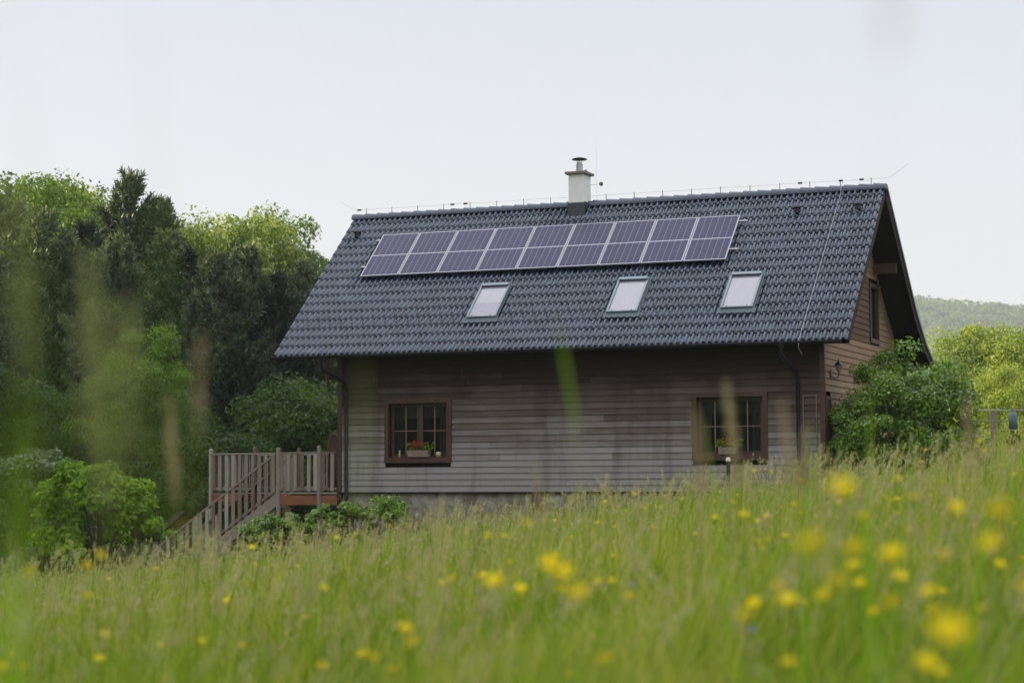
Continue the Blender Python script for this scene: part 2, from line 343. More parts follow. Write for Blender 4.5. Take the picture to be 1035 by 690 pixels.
# snow hooks in two staggered rows, roof vents
a = on_roof(0, .1, .012); b = on_roof(0, 0, .014); c = on_roof(0, -.01, .07); o0 = on_roof(0, 0)
hk = MB().beam(a-o0, b-o0, .02, .006).beam(b-o0, c-o0, .02, .006, (1, 0, 0)).beam(c-o0, on_roof(0, .05, .035)-o0, .02, .006).mesh('snow_hook', M['lead'])
for r, s in enumerate((1.13, 1.43)):
    for i in range(45):
        xx = XL+.22+i*.3+r*.15
        if any(a-.1 < xx < b+.1 for a, b in ((3.2, 4.1), (6.75, 7.6), (9.48, 10.35))): continue
        link(bpy.data.objects.new('snow_hook', hk), H).location = on_roof(xx, s)
for xx in (-1.05, 10.63, 12.09):
    mb = MB(); c = on_roof(xx, 4.98, 0)
    mb.tube([c, c+Vector((0, 0, .12))], [.075, .07], 12); mb.lathe(c+Vector((0, 0, .10)), [(.0, .085), (.07, .07), (.10, .03), (.105, 0), (.08, 0)], 14)
    mb.obj('roof_vent', M['fur'], H)
# gutter with brackets and downpipes
mb = MB(); gy, gzz, gr = -.70, 3.27, .068; n = 9; vs = []
for xx in (XL-.02, 12.48):
    for j in range(n):
        t = math.pi + math.pi*j/(n-1); vs.append((xx, gy+gr*math.cos(t), gzz+gr*math.sin(t)))
    for j in range(n):
        t = 2*math.pi - math.pi*j/(n-1); vs.append((xx, gy+(gr-.006)*math.cos(t), gzz+(gr-.006)*math.sin(t)))
m2 = 2*n; mb.add(vs, [(j, (j+1) % m2, m2+(j+1) % m2, m2+j) for j in range(m2)], True)
for a in (0, m2): mb.add([vs[a+j] for j in range(n)], [tuple(range(n))])
mb.tube([(XL, gy-gr, gzz+.002), (12.48, gy-gr, gzz+.002)], .008, 6)
for i in range(16): mb.box(XL+.4+i*.88, XL+.43+i*.88, gy-gr-.006, gy+.12, gzz+.0, gzz+.012)
gut = mb.obj('gutter', M['dark_metal'], H)
for xp, xq in ((-.12, .22), (11.15, 11.36)):
    mb = MB(); mb.lathe((xp, gy, 3.02), [(.04, 0), (.045, .1), (.075, .17), (.08, .22)], 12)
    zz = -.95 if xp < 1 else -.1
    mb.tube([(xp, gy, 3.05), (xp, gy, 2.98), (xp+(xq-xp)*.2, gy+.12, 2.88), (xq-.02, -.18, 2.66), (xq, -.085, 2.54), (xq, -.085, 1.2), (xq, -.085, zz)], .043, 10)
    for z in (2.3, 1.2, .25): mb.tube([(xq, -.085, z), (xq, -.085, z+.03)], .054, 10)
    mb.obj('downpipe', M['dark_metal'], H)
# walls of lapped boards, open at the windows
WIN = [(1.224, 2.974, .69, 2.22), (8.90, 10.65, .69, 2.22)]          # x0,x1,z0,z1 outer trim
def courses(z0, z1):
    k = 0
    while z0+k*CH < z1-1e-4: yield z0+k*CH, min(z0+(k+1)*CH, z1); k += 1
def lap(mb, P, d, a0, a1, za, zb, c0=None, c1=None):
    # one board: from a0 to a1 (top edge c0..c1) along d at origin P, outward normal nrm
    o, dr, nr = P; c0 = a0 if c0 is None else c0; c1 = a1 if c1 is None else c1
    def q(a, z, out): return (o[0]+dr[0]*a+nr[0]*out, o[1]+dr[1]*a+nr[1]*out, z)
    if a1-a0 < .02 and c1-c0 < .02: return
    v = [q(a0, za, -.01), q(a1, za, -.01), q(a0, za, .026), q(a1, za, .026), q(c0, zb, .006), q(c1, zb, .006), q(a0, za+.012, .028), q(a1, za+.012, .028)]
    mb.add(v, [(0, 1, 3, 2), (2, 3, 7, 6), (6, 7, 5, 4)])
def joints(a0, a1):
    out = [a0]; x = a0 + random.uniform(.8, 3.9)
    while x < a1-.7: out.append(x); x += random.uniform(2.6, 4.2)
    return out+[a1]
mb = MB(); PFW = ((0, 0), (1, 0), (0, -1))
for za, zb in courses(0, 3.82):
    segs = [(.06, L1-.06)]
    for (x0, x1, z0, z1) in WIN:
        if zb > z0+.03 and za < z1-.03:
            segs = [t for s in segs for t in ((s[0], min(s[1], x0+.02)), (max(s[0], x1-.02), s[1])) if t[1]-t[0] > .05] if True else segs
    for s in segs:
        J = joints(*s)
        for a, b in zip(J, J[1:]): lap(mb, PFW, 0, a+.0015, b-.0015, za, zb)
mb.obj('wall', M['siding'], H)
def yf(z): return max(0.0, (z-3.2091)/VT-.6466+.12)
def yb(z):
    z += .12
    for (a, b) in zip(PB, PB[1:]):
        if a[1] <= z <= b[1]: return min(YB, a[0]+(b[0]-a[0])*(z-a[1])/(b[1]-a[1]))
    return YB if z < PB[0][1] else PB[-1][0]
GW = [(1.72, 2.80, 3.56, 5.04), (4.94, 6.02, 3.56, 5.04), (-.02, .62, -.2, 2.12)]
def gable(xw, nr, wins, mat):
    mb = MB(); P = ((xw, 0), (0, 1), (nr, 0))
    for za, zb in courses(-.147, 7.02):
        a0, a1, c0, c1 = yf(za), yb(za), yf(zb), yb(zb)
        if a0 < .03: a0 = .06
        if c0 < .03: c0 = .06
        cuts = [w for w in wins if zb > w[2]+.03 and za < w[3]-.03]
        segs = [(a0, a1, c0, c1)]
        for w in cuts:
            ns = []
            for s in segs:
                if min(s[0], s[2]) < w[0]+.02: ns.append((s[0], w[0]+.02, min(s[2], w[0]+.02), w[0]+.02))
                if s[1] > w[1]-.02: ns.append((max(w[1]-.02, s[0]), s[1], max(w[1]-.02, s[2]), s[3]))
            segs = ns
        for s in segs:
            if s[1]-s[0] > 3: 
                J = joints(s[0], s[1])
                for i, (a, b) in enumerate(zip(J, J[1:])): lap(mb, P, 0, a+.001, b-.001, za, zb, s[2] if i == 0 else None, s[3] if i == len(J)-2 else None)
            else: lap(mb, P, 0, s[0], s[1], za, zb, s[2], s[3])
    return mb.obj('wall', mat, H)
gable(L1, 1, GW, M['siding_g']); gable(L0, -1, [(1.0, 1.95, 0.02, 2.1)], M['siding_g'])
mb = MB(); PBW = ((L1, YB), (-1, 0), (0, 1))
for za, zb in courses(-.147, 3.75): lap(mb, PBW, 0, .06, L1-.06, za, zb)
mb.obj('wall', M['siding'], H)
for cx, cy in ((L1, 0), (L0, 0), (L1, YB), (L0, YB)):
    mb = MB(); mb.box(cx-.075 if cx else cx-.035, cx+.035 if cx else cx+.075, cy-.035 if cy == 0 else cy-.075, cy+.075 if cy == 0 else cy+.035, -.16, 3.7)
    mb.obj('corner_board', M['brown'], H, .004)
mb = MB(); mb.box(.02, L1-.02, .03, YB-.03, -3.0, -.012); mb.obj('plinth', M['stone'], H)
mb = MB(); mb.box(-.03, L1+.03, -.045, .0, -.035, -.004); mb.obj('drip_board', M['brown_dark'], H)
def window(xy, w, h, facing, name_parts=True, cols=4, mid=True, curtain=True):
    """local: x along the wall, y into the wall, z up; origin low left outer corner"""
    root = bpy.data.objects.new('window', None); link(root, H); root.location = xy; root.rotation_euler = (0, 0, facing); root.empty_display_size = .2
    t = .11; mb = MB(); y0, y1 = -.055, .03
    mb.box(0, w, y0, y1, h-t, h).box(0, w, y0-.006, y1, 0, t).box(0, t, y0+.003, y1, t, h-t).box(w-t, w, y0+.003, y1, t, h-t); mb.obj('window_trim', M['brown'], root, .004)
    mb = MB(); mb.box(t, t+.012, .03, .16, t, h-t).box(w-t-.012, w-t, .03, .16, t, h-t).box(t, w-t, .03, .16, h-t-.012, h-t); mb.obj('reveal', M['brown_dark'], root)
    mb = MB(); mb.box(t-.01, w-t+.01, -.03, .15, t-.02, t+.018); mb.obj('sill', M['brown'], root, .004)
    f = .075; a, b, c, d = t+.012, w-t-.012, t+.018, h-t-.012
    leaves = [(a, (a+b)/2), ((a+b)/2, b)] if mid else [(a, b)]
    for (p, q) in leaves:
        s = bpy.data.objects.new('sash', None)
        mb = MB(); mb.box(p, p+f, .10, .155, c, d).box(q-f, q, .10, .155, c, d).box(p+f, q-f, .103, .152, c, c+f).box(p+f, q-f, .103, .152, d-f, d)
        mb.obj('sash', M['brown'], root, .003)
        mb = MB(); cx = (p+q)/2; cz = (c+d)/2
        mb.box(cx-.012, cx+.012, .118, .142, c+f, d-f).box(p+f, cx-.012, .120, .140, cz-.01, cz+.01).box(cx+.012, q-f, .120, .140, cz-.01, cz+.01); mb.obj('glazing_bars', M['muntin'], root)
        MB().add([(p+f, .131, c+f), (q-f, .131, c+f), (q-f, .131, d-f), (p+f, .131, d-f)], [(0, 1, 2, 3)]).obj('pane', M['glass'], root)
    mb = MB(); rx0, rx1, rz0, rz1, ry = (t-.6, w-t+.6, t-.5, h-t+.3, 1.9) if curtain else (t-.05, w-t+.05, t-.05, h-t+.05, 1.6)    # the dark room behind
    v = [(rx0, .165, rz0), (rx1, .165, rz0), (rx1, ry, rz0), (rx0, ry, rz0), (rx0, .165, rz1), (rx1, .165, rz1), (rx1, ry, rz1), (rx0, ry, rz1)]
    mb.add(v, [(0, 1, 2, 3), (4, 7, 6, 5), (1, 5, 6, 2), (2, 6, 7, 3), (3, 7, 4, 0)])
    # return walls round the opening
    mb.box(rx0, a, .158, .168, rz0, rz1).box(b, rx1, .158, .168, rz0, rz1).box(a, b, .158, .168, rz0, c).box(a, b, .158, .168, d, rz1)
    mb.obj('room', M['black_room'], root)
    if curtain:
        for (p, q, top) in ((a-.02, a+.26, d), (b-.30, b+.02, d), (a, b, 0)):
            mb = MB(); n = 26; vs = []
            for i in range(n+1):
                xx = p+(q-p)*i/n; yy = .26+.022*math.sin(i*1.3)
                vs += [(xx, yy, c if top else d-.34), (xx, yy, d+.02)]
            mb.add(vs, [(2*i, 2*i+2, 2*i+3, 2*i+1) for i in range(n)], True); mb.obj('curtain', M['curtain'], root)
    return root
for (x0, x1, z0, z1) in WIN: window((x0, -.0, z0), x1-x0, z1-z0, 0)
for (a, b, z0, z1) in GW[:2]: window((L1, a, z0), b-a, z1-z0, R(90), mid=False, curtain=False)
# side door by the corner of the right gable, door on the terrace side
def door(xy, w, h, facing):
    root = bpy.data.objects.new('door', None); link(root, H); root.location = xy; root.rotation_euler = (0, 0, facing); root.empty_display_size = .2
    MB().box(0, .08, -.05, .03, 0, h).box(w-.08, w, -.05, .03, 0, h).box(.08, w-.08, -.052, .03, h-.08, h).obj('door_frame', M['brown'], root, .004)
    mb = MB(); n = max(3, int((w-.16)/.13)); s = (w-.16)/n
    for i in range(n): mb.box(.08+i*s+.003, .08+(i+1)*s-.003, -.012, .02, 0, h-.08)
    mb.obj('door_leaf', M['brown'], root); MB().tube([(w-.16, -.012, 1.0), (w-.16, -.06, 1.0), (w-.27, -.06, 1.0)], .01, 8).obj('handle', M['dark_metal'], root)
door((L0, 1.95, .02), .95, 2.08, R(-90)); door((L1, .04, -.1), .56, 2.2, R(90))
# purlin ends under the right and left verges
for xa, xb in ((L1-.1, XR-.12), (XL+.12, L0+.1)):
    for yy, zz in ((3.787, 6.80), (5.55, 5.42), (2.02, 5.25), (.05, 3.62), (8.15, 3.62)):
        MB().box(xa, xb, yy-.08, yy+.08, zz-.13, zz+.11).obj('purlin', M['brown'] if yy > 5 and yy < 6 else M['brown_dark'], H, .006)
MB().box(-.30, -.265, -.16, -.04, 2.57, 3.35).obj('hanging_board', M['orange_wood'], H)
MB().box(11.455, 11.472, -.052, -.02, .58, 2.12).box(11.75, 11.767, -.052, -.02, .58, 2.12).box(11.472, 11.75, -.05, -.02, 2.10, 2.12).obj('hatch_trim', M['muntin'], H)
MB().box(5.02, 5.14, -.03, .03, -.42, -.06).obj('plinth_vent', M['fur'], H)
# chimney
cy0, cy1, cx0, cx1 = 3.40, 3.92, 4.71, 5.12
ch = MB().box(cx0, cx1, cy0, cy1, 6.6, 7.92).obj('chimney', M['render_white'], H, .006)
mb = MB().box(cx0-.075, cx1+.075, cy0-.075, cy1+.075, 7.92, 7.985); mb.obj('chimney_slab', M['cap'], ch, .01)
mb = MB(); mb.tube([(4.93, 3.62, 7.98), (4.93, 3.62, 8.2)], .085, 16); mb.tube([(4.93, 3.62, 8.2), (4.93, 3.62, 8.24)], .07, 16)
for k in range(4):
    t = k*math.pi/2+.6; mb.tube([(4.93+.06*math.cos(t), 3.62+.06*math.sin(t), 8.2), (4.93+.06*math.cos(t), 3.62+.06*math.sin(t), 8.34)], .009, 6)
mb.obj('flue', M['alu'], ch)
MB().lathe((4.93, 3.62, 8.31), [(0, .07), (.08, .055), (.19, .02), (.195, 0), (.0, .012)], 20).obj('cowl', M['dark_metal'], ch)
MB().tube([(5.04, 3.78, 7.98), (5.04, 3.78, 8.07)], .035, 10).obj('vent_pipe', M['cap'], ch)
mb = MB(); mb.box(cx0-.02, cx1+.02, cy0-.02, cy0-.002, 6.86, 7.2).box(cx0-.02, cx0-.002, cy0, cy1, 6.9, 7.2).box(cx1+.002, cx1+.02, cy0, cy1, 6.9, 7.22)
mb.obj('flashing', M['lead'], ch)
# skylights, parts of the roof's house
def rot_roof(o):                                   # local x = along the ridge, y = up the slope, z = off the roof
    o.rotation_euler = (math.atan2(PF[1][1]-PF[0][1], PF[1][0]-PF[0][0]), 0, 0)
for i, (sx, blind) in enumerate(((3.27, .5), (6.79, .0), (9.53, .0))):
    w, h = .76, 1.29
    r = bpy.data.objects.new('skylight', None); link(r, H); r.location = on_roof(sx, 1.18, 0); rot_roof(r); r.empty_display_size = .2
    t = .046
    MB().box(0, w, 0, t, -.05, .085).box(0, t, t, h-t, -.05, .09).box(w-t, w, t, h-t, -.05, .09).box(0, w, h-t, h, -.05, .10).obj('skylight_frame', M['frame_grey'], r, .006)
    MB().box(.03, w-.03, h-.09, h-.0, .103, .128).obj('top_hood', M['frame_grey'], r, .004)
    MB().add([(t, t, .066), (w-t, t, .066), (w-t, h-t, .066), (t, h-t, .066)], [(0, 1, 2, 3)]).obj('pane', M['sky_glass'], r)
    MB().box(t+.002, w-t-.002, t, h-t, -.03, .046).obj('blind', M['blind'], r)
    if blind: MB().box(t+.002, w-t-.002, t+.02, t+(h-2*t)*.45, .048, .054).obj('pleated_blind', simple('lilac_blind', (.55, .52, .6), (.5, .47, .55), .8), r)
    MB().tube([(.14, .031, .087), (.14, .031, .1)], .012, 8).tube([(w-.14, .031, .087), (w-.14, .031, .1)], .012, 8).obj('hinge_caps', M['dark_metal'], r)
    mb = MB(); vs = []; n = 64
    for j in range(n+1):
        xx = -.06+(w+.12)*j/n; wv = .016*max(0, math.sin(2*math.pi*(xx+sx-XR)/.15))
        vs += [(xx, -.15, .018+wv*1.3), (xx, -.05, .035+wv*.4), (xx, -.002, .045)]
    fs = [(3*j+k, 3*j+3+k, 3*j+4+k, 3*j+1+k) for j in range(n) for k in (0, 1)]
    mb.add(vs, fs, True); mb.box(-.04, -.003, -.002, h+.03, .02, .04).box(w+.003, w+.04, -.002, h+.03, .02, .04).box(-.003, w+.003, h+.002, h+.04, .02, .045)
    mb.obj('apron_flashing', M['zinc'], r)
# ------------------------------------------------------------------ solar panels: nine things, plus the rails that carry them
PWD, PHT = 1.038, 1.80
lab = ['leftmost solar panel of the row on the dark roof', 'second solar panel from the left end of the roof row', 'third solar panel from the left, up left of the lilac-blind skylight',
       'fourth solar panel from the left end of the roof row', 'middle solar panel of the nine on the roof, fifth from either end', 'sixth solar panel from the left, below the chimney side of the ridge',
       'seventh solar panel from the left, third from the right end of the row', 'eighth solar panel from the left, next to the last one on the right', 'rightmost solar panel of the row, at its exposed right end']
lab[5] = 'sixth solar panel from the left, above the middle skylight'; lab[2] = 'third solar panel from the left end of the roof row, above the left skylight'
fr = MB(); t = .024
fr.box(0, PWD, 0, t, -.035, 0).box(0, PWD, PHT-t, PHT, -.035, 0).box(0, t, t, PHT-t, -.035, -.0005).box(PWD-t, PWD, t, PHT-t, -.035, -.0005)
fme = fr.mesh('frame', M['alu']); cme = MB().box(t-.004, PWD-t+.004, t-.004, PHT-t+.004, -.014, -.004).mesh('cell_sheet', M['cells'])
for i in range(9):
    p = thing('solar_panel', lab[i], 'solar panel', on_roof(-.212+i*1.058, 3.03, .115), 'solar panels in a row on the roof'); rot_roof(p)
    link(bpy.data.objects.new('frame', fme), p); link(bpy.data.objects.new('cell_sheet', cme), p)
for s, l in ((3.49, 'lower silver mounting rail under the solar panels'), (4.65, 'upper silver mounting rail under the solar panels')):
    a = on_roof(-.36, s, .062); b = on_roof(9.50, s, .062)
    r = thing('mounting_rail', l, 'mounting rail', a, 'rails under the solar panels')
    MB().beam((0, 0, 0), b-a, .04, .03, (0, -.66, .75)).obj('rail', M['alu'], r)
    mb = MB()
    for k in range(11): q = on_roof(.05+k*.92, s, .02); mb.beam(q-a, on_roof(.05+k*.92, s, .05)-a, .04, .05, (1, 0, 0))
    mb.obj('roof_hooks', M['alu'], r)
# lightning conductor
lc = thing('lightning_conductor', 'thin lightning conductor wire on short holders along the ridge and down the roof', 'lightning conductor', (XL, 3.787, 7.3))
def rel(p): return Vector(p)-Vector((XL, 3.787, 7.3))
pts = [rel((XL-.38, 3.787, 7.62)), rel((XL+.02, 3.787, 7.40))] + [rel((XL+.02+(XR-XL)*k/19, 3.787, 7.40+.006*math.sin(k*2))) for k in range(1, 20)] + [rel((XR+.12, 3.787, 7.42)), rel((XR+.55, 3.787, 7.72))]
MB().tube(pts, .003, 6).obj('ridge_wire', M['wire'], lc)
for k in range(19):
    xx = XL+.35+k*.745; MB().tube([rel((xx, 3.787, 7.27)), rel((xx, 3.787, 7.43))], .008, 6).obj('wire_holder', M['brown_dark'], lc)
for xx in (XL+.14, 1.35, 1.72, 10.55, 11.55, 12.05):
    MB().tube([rel((xx-.05, 3.787, 7.40)), rel((xx+.05, 3.787, 7.40))], .022, 8).obj('clamp', M['brown_dark'], lc)
MB().tube([rel((11.6, 3.787, 7.4)), rel((11.6, 3.55, 7.2))]+[rel(on_roof(11.6-.04*k/8, 5.6-5.55*k/8, .055)) for k in range(9)]+[rel((11.55, -.74, 3.30)), rel((11.56, -.78, 3.12)), rel((11.62, -.7, 2.98))], .007, 6).obj('down_wire', M['wire_white'], lc)
MB().tube([rel((5.30, 3.85, 7.0)), rel((5.30, 3.85, 8.75))], .0022, 6).obj('air_terminal', M['wire'], lc)
sp_ = thing('chimney_float', 'small dark ball on a thin arm beside the chimney', 'rod ball', (5.12, 3.66, 7.67))
MB().lathe((.37, 0, 0), [(.001, -.055), (.04, -.04), (.055, 0), (.04, .04), (.001, .055)], 14).obj('ball', M['cap'], sp_); sp_.name = 'rod_ball'
MB().tube([(0, 0, -.02), (.33, 0, 0)], .005, 6).obj('arm', M['wire'], sp_)
# wall lamp on the gable near the corner
wl = thing('wall_lantern', 'black wall lantern on the gable wall near the front corner', 'wall lamp', (L1+.03, .57, 2.62))
MB().box(0, .02, -.045, .045, -.12, .08).obj('wall_plate', M['fur'], wl, .004)
MB().tube([(.01, 0, -.06), (.08, 0, -.12), (.16, 0, -.10), (.19, 0, -.02), (.19, 0, .02)], .012, 8).obj('bracket', M['fur'], wl)
MB().lathe((.19, 0, .02), [(.03, 0), (.045, .02), (.085, .15), (.09, .155)], 6).obj('lamp_glass', simple('frosted', (.32, .3, .26), (.25, .23, .2), .3), wl)
MB().lathe((.19, 0, .17), [(.11, 0), (.09, .03), (.04, .08), (.012, .10), (.015, .13), (0, .14)], 6).obj('lamp_cap', M['fur'], wl)
# window boxes
def kite_leaves(P, Nn, size, asp=.55, rg=rng, droop=0):
    """P (n,3) centres, Nn (n,3) normals -> one kite-shaped quad each"""
    n = len(P); Nn = Nn/np.linalg.norm(Nn, axis=1, keepdims=True)
    r = rg.normal(size=(n, 3)); r[:, 2] -= droop; a = np.cross(Nn, r); a /= np.linalg.norm(a, axis=1, keepdims=True)+1e-9; b = np.cross(Nn, a)
    if droop: a, b = b, a
    s = np.asarray(size)
    if s.ndim == 0: s = np.full(n, float(s))
    s = (s*rg.uniform(.7, 1.3, n))[:, None]
    V = np.stack([P-a*s*.5, P-a*s*.05+b*s*asp*.5, P+a*s*.5, P-a*s*.05-b*s*asp*.5], 1).reshape(-1, 3)
    return V, np.arange(4*n).reshape(n, 4)
def sph(n, rg=rng):
    v = rg.normal(size=(n, 3)); return v/np.linalg.norm(v, axis=1, keepdims=True)
def flower_box(x, z, w, label):
    r = thing('flower_box', label, 'flower box', (x, -.0, z))
    v = [(-w/2+.015, -.10, 0), (w/2-.015, -.10, 0), (w/2-.015, .07, 0), (-w/2+.015, .07, 0), (-w/2, -.12, .16), (w/2, -.12, .16), (w/2, .08, .16), (-w/2, .08, .16)]
    MB().add(v, [(0, 3, 2, 1), (4, 5, 6, 7), (0, 1, 5, 4), (1, 2, 6, 5), (2, 3, 7, 6), (3, 0, 4, 7)]).obj('planter', M['terracotta'], r, .008)
    P = np.stack([rng.uniform(-w/2-.04, w/2+.08, 260), rng.uniform(-.14, .1, 260), .16+rng.beta(1.3, 2.2, 260)*.2], 1)
    V, F = kite_leaves(P, sph(260)+[0, -.5, .6], .055, .8); link(bpy.data.objects.new('leaves', mesh_np('leaves', V, F, M['bush_dark'])), r)
    Vs = []
    for k in range(6):
        c = np.array([rng.uniform(-w*.28, w*.28) + (.02 if k % 2 else -.05), rng.uniform(-.12, 0), rng.uniform(.24, .37)]); Vs.append(c+sph(26)*.035)
    P = np.concatenate(Vs); V, F = kite_leaves(P, sph(len(P)), .035, .9); link(bpy.data.objects.new('blossoms', mesh_np('blossoms', V, F, M['red'])), r)
flower_box(2.13, .83, .56, 'stone flower box with red geraniums on the left window sill'); flower_box(9.74, .83, .44, 'small stone flower box with red geraniums on the right window sill')
jar = thing('candle_jar', 'small yellow-green candle jar on the left window sill', 'candle jar', (2.62, .02, .828))
MB().lathe((0, 0, 0), [(0, 0), (.06, 0), (.065, .1), (.06, .105)], 14).obj('jar', M['amber'], jar); MB().lathe((0, 0, .105), [(.0, .015), (.061, .012), (.061, 0)], 14).obj('lid', M['white'], jar)
fg = thing('figurine', 'tiny pale figurine standing in the left corner of the left window sill', 'figurine', (1.60, .02, .828))
MB().lathe((0, 0, 0), [(0, 0), (.03, 0), (.022, .05), (.03, .09), (.012, .12), (.022, .15), (0, .175)], 12).obj('body', M['amber'], fg)

# ------------------------------------------------------------------ terrace with stairs
DK = thing('wooden_terrace', 'weathered wooden terrace with railing and stairs on the left end of the house', 'terrace', (0, 0, -.05))
def dk(m, name, mat='deck', bevel=.004):
    o = m.obj(name, M[mat], DK, bevel); o.location = (0, 0, .05); return o
DZ = -.04; XD = -4.2; YS = 1.05; YR = 3.4
mb = MB()
for k in range(int(YR/.145)):
    y = k*.145; x0 = -1.72 if y < YS-.05 else XD
    mb.box(x0, -.04, y+.004, y+.139, DZ-.03, DZ)
dk(mb, 'deck_boards')
mb = MB(); mb.box(-1.70, -.05, -.035, -.003, DZ-.27, DZ-.035); mb.box(XD, -1.76, YS-.035, YS-.003, DZ-.22, DZ-.035); mb.box(XD-.03, XD, YS, YR, DZ-.22, DZ-.035); dk(mb, 'fascia', 'orange_wood')
mb = MB(); mb.box(-1.35, -.05, -.06, .10, DZ+.002, DZ+.035); dk(mb, 'edge_plank')
def post(x, y, z0, z1):
    m = MB().tube([(x, y, z0), (x, y, z1-.05)], .055, 10).lathe((x, y, z1-.05), [(.055, 0), (.05, .03), (.03, .05), (0, .055)], 10); dk(m, 'post', 'deck', 0)
for (x, y, z0, z1) in ((-1.66, -.03, -2.1, 1.09), (-.54, -.03, -2.0, 1.13), (XD, YS, -2.6, 1.10), (-2.92, YS, -2.6, 1.13), (-1.66, YS, -2.4, 1.09), (XD, YR, -2.8, 1.10), (-2.3, YR, -2.5, 1.12), (-.1, YR, -2.2, 1.1)): post(x, y, z0, z1)
def railing(a, b, slope=0, z0=DZ, hgt=1.0, pitch=.18, w=.095):
    a = Vector(a); b = Vector(b); d = b-a; hl = math.hypot(d.x, d.y); dr = Vector((d.x/hl, d.y/hl, 0)); nm = Vector((dr.y, -dr.x, 0)); top = MB(); low = MB()
    top.beam(a+Vector((0, 0, hgt)), b+Vector((0, 0, hgt)), .11, .045); low.beam(a+Vector((0, 0, .12)), b+Vector((0, 0, .12)), .045, .07)
    dk(top, 'handrail'); dk(low, 'bottom_rail')
    n = int(hl/pitch)
    for i in range(n):
        t = (i+.5)/n; c = a+d*t+nm*.035; sh = MB(); jw = w*random.uniform(.88, 1.06); tilt = random.uniform(-.006, .006)
        e = dr*jw/2; o = nm*.012; zb = .06+random.uniform(0, .02); zt = hgt-.03; sl = d.z/hl*jw/2
        v = []
        for zz, ex in ((zb, 0), (zt, tilt)):
            for sx, so in ((-1, -1), (1, -1), (1, 1), (-1, 1)): v.append(c+e*sx+o*so+dr*ex+Vector((0, 0, zz+sx*sl)))
        sh.add(v, [(0, 3, 2, 1), (4, 5, 6, 7), (0, 1, 5, 4), (1, 2, 6, 5), (2, 3, 7, 6), (3, 0, 4, 7)]); dk(sh, 'baluster', 'deck', .003)
railing((-1.66, 0, DZ), (-.54, 0, DZ)); railing((-.54, 0, DZ), (-.06, 0, DZ))
railing((XD, YS, DZ), (-1.72, YS, DZ)); railing((XD, YR, DZ), (-.1, YR, DZ)); railing((XD, YR, DZ), (XD, YS, DZ))
SX, SL = -1.70, .69; XE = -5.05
for y in (-.02, YS-.10):
    railing((XE, y, DZ+SL*(XE-SX)), (SX, y, DZ))
    for x in (-3.95, XE): post(x, y-.01, DZ+SL*(x-SX)-.5, DZ+SL*(x-SX)+1.0)
    s = MB(); s.add([(SX, y-.025, DZ+.02), (SX, y+.02, DZ+.02), (SX, y+.02, DZ-.30), (SX, y-.025, DZ-.30), (XE-.25, y-.025, DZ+SL*(XE-.25-SX)+.02), (XE-.25, y+.02, DZ+SL*(XE-.25-SX)+.02), (XE-.25, y+.02, DZ+SL*(XE-.25-SX)-.30), (XE-.25, y-.025, DZ+SL*(XE-.25-SX)-.30)],
      [(0, 1, 2, 3), (7, 6, 5, 4), (0, 4, 5, 1), (1, 5, 6, 2), (2, 6, 7, 3), (3, 7, 4, 0)]); dk(s, 'stringer')
for k in range(12):
    x = SX-.13-k*.27; z = DZ-.19*(k+1); dk(MB().box(x-.15, x+.15, .0, YS-.12, z, z+.035), 'tread')
ab = thing('arched_board', 'brown round-topped wooden board leaning on the house corner behind the terrace', 'board', (-.36, .42, DZ))
mb = MB(); pr = [(-.16, 0), (.16, 0), (.16, 1.18)]+[(.16*math.cos(t), 1.18+.28*math.sin(t)) for t in [math.pi*k/10 for k in range(1, 10)]]+[(-.16, 1.18)]
vs = [(x, 0, z) for x, z in pr]+[(x, .04, z) for x, z in pr]; n = len(pr); mb.add(vs, [tuple(range(n)), tuple(range(2*n-1, n-1, -1))]+[(i, n+i, n+(i+1) % n, (i+1) % n) for i in range(n)])
mb.obj('board', M['brown'], ab, .004); MB().tube([(-.16, -.012, .02), (-.16, -.012, 1.18)]+[(.16*math.cos(t), -.012, 1.18+.28*math.sin(t)) for t in [math.pi-math.pi*k/10 for k in range(1, 10)]]+[(.16, -.012, 1.18)], .014, 6).obj('edge_trim', M['orange_wood'], ab)

# ------------------------------------------------------------------ small things round the house
def on_ground(px, py, v):
    p = at(px, py, v); return np.array([p[0], p[1], gz(p)]), p[2]
b, _ = on_ground(183, 545, 57); hut = thing('garden_hut', 'small garden hut with dark roof and orange wooden gable below the stairs', 'hut', b, rz=YAW+.35)
top = at(183, 516, 57)[2]-b[2]; w = .62
MB().box(-w+.1, w-.1, -.45, .45, 0, top-.5).obj('wall', M['old_wood'], hut, .005)
MB().add([(-w+.1, -.47, top-.5), (w-.1, -.47, top-.5), (0, -.47, top-.08), (-w+.1, -.44, top-.5), (w-.1, -.44, top-.5), (0, -.44, top-.08)], [(0, 1, 2), (5, 4, 3), (0, 3, 4, 1), (1, 4, 5, 2), (2, 5, 3, 0)]).obj('gable_board', M['orange_wood'], hut)
MB().beam((-w/2, 0, top-.26), (0, 0, top), 1.2, .05, (-.6, 0, .8)) if False else None
mb = MB()
for sgn in (-1, 1):
    v = [(0, -.6, top), (sgn*w, -.6, top-.56), (sgn*w, .6, top-.56), (0, .6, top), (0, -.6, top-.05), (sgn*w, -.6, top-.61), (sgn*w, .6, top-.61), (0, .6, top-.05)]
    mb.add(v, [(0, 1, 2, 3), (4, 7, 6, 5), (0, 4, 5, 1), (1, 5, 6, 2), (3, 2, 6, 7)])
mb.obj('roof', M['brown_dark'], hut); MB().box(-.22, .22, -.475, -.452, .1, top-.62).obj('door', M['brown_dark'], hut)
b, _ = on_ground(157, 570, 53); ps = thing('wooden_post', 'dark grey wooden post at the foot of the stairs', 'post', b)
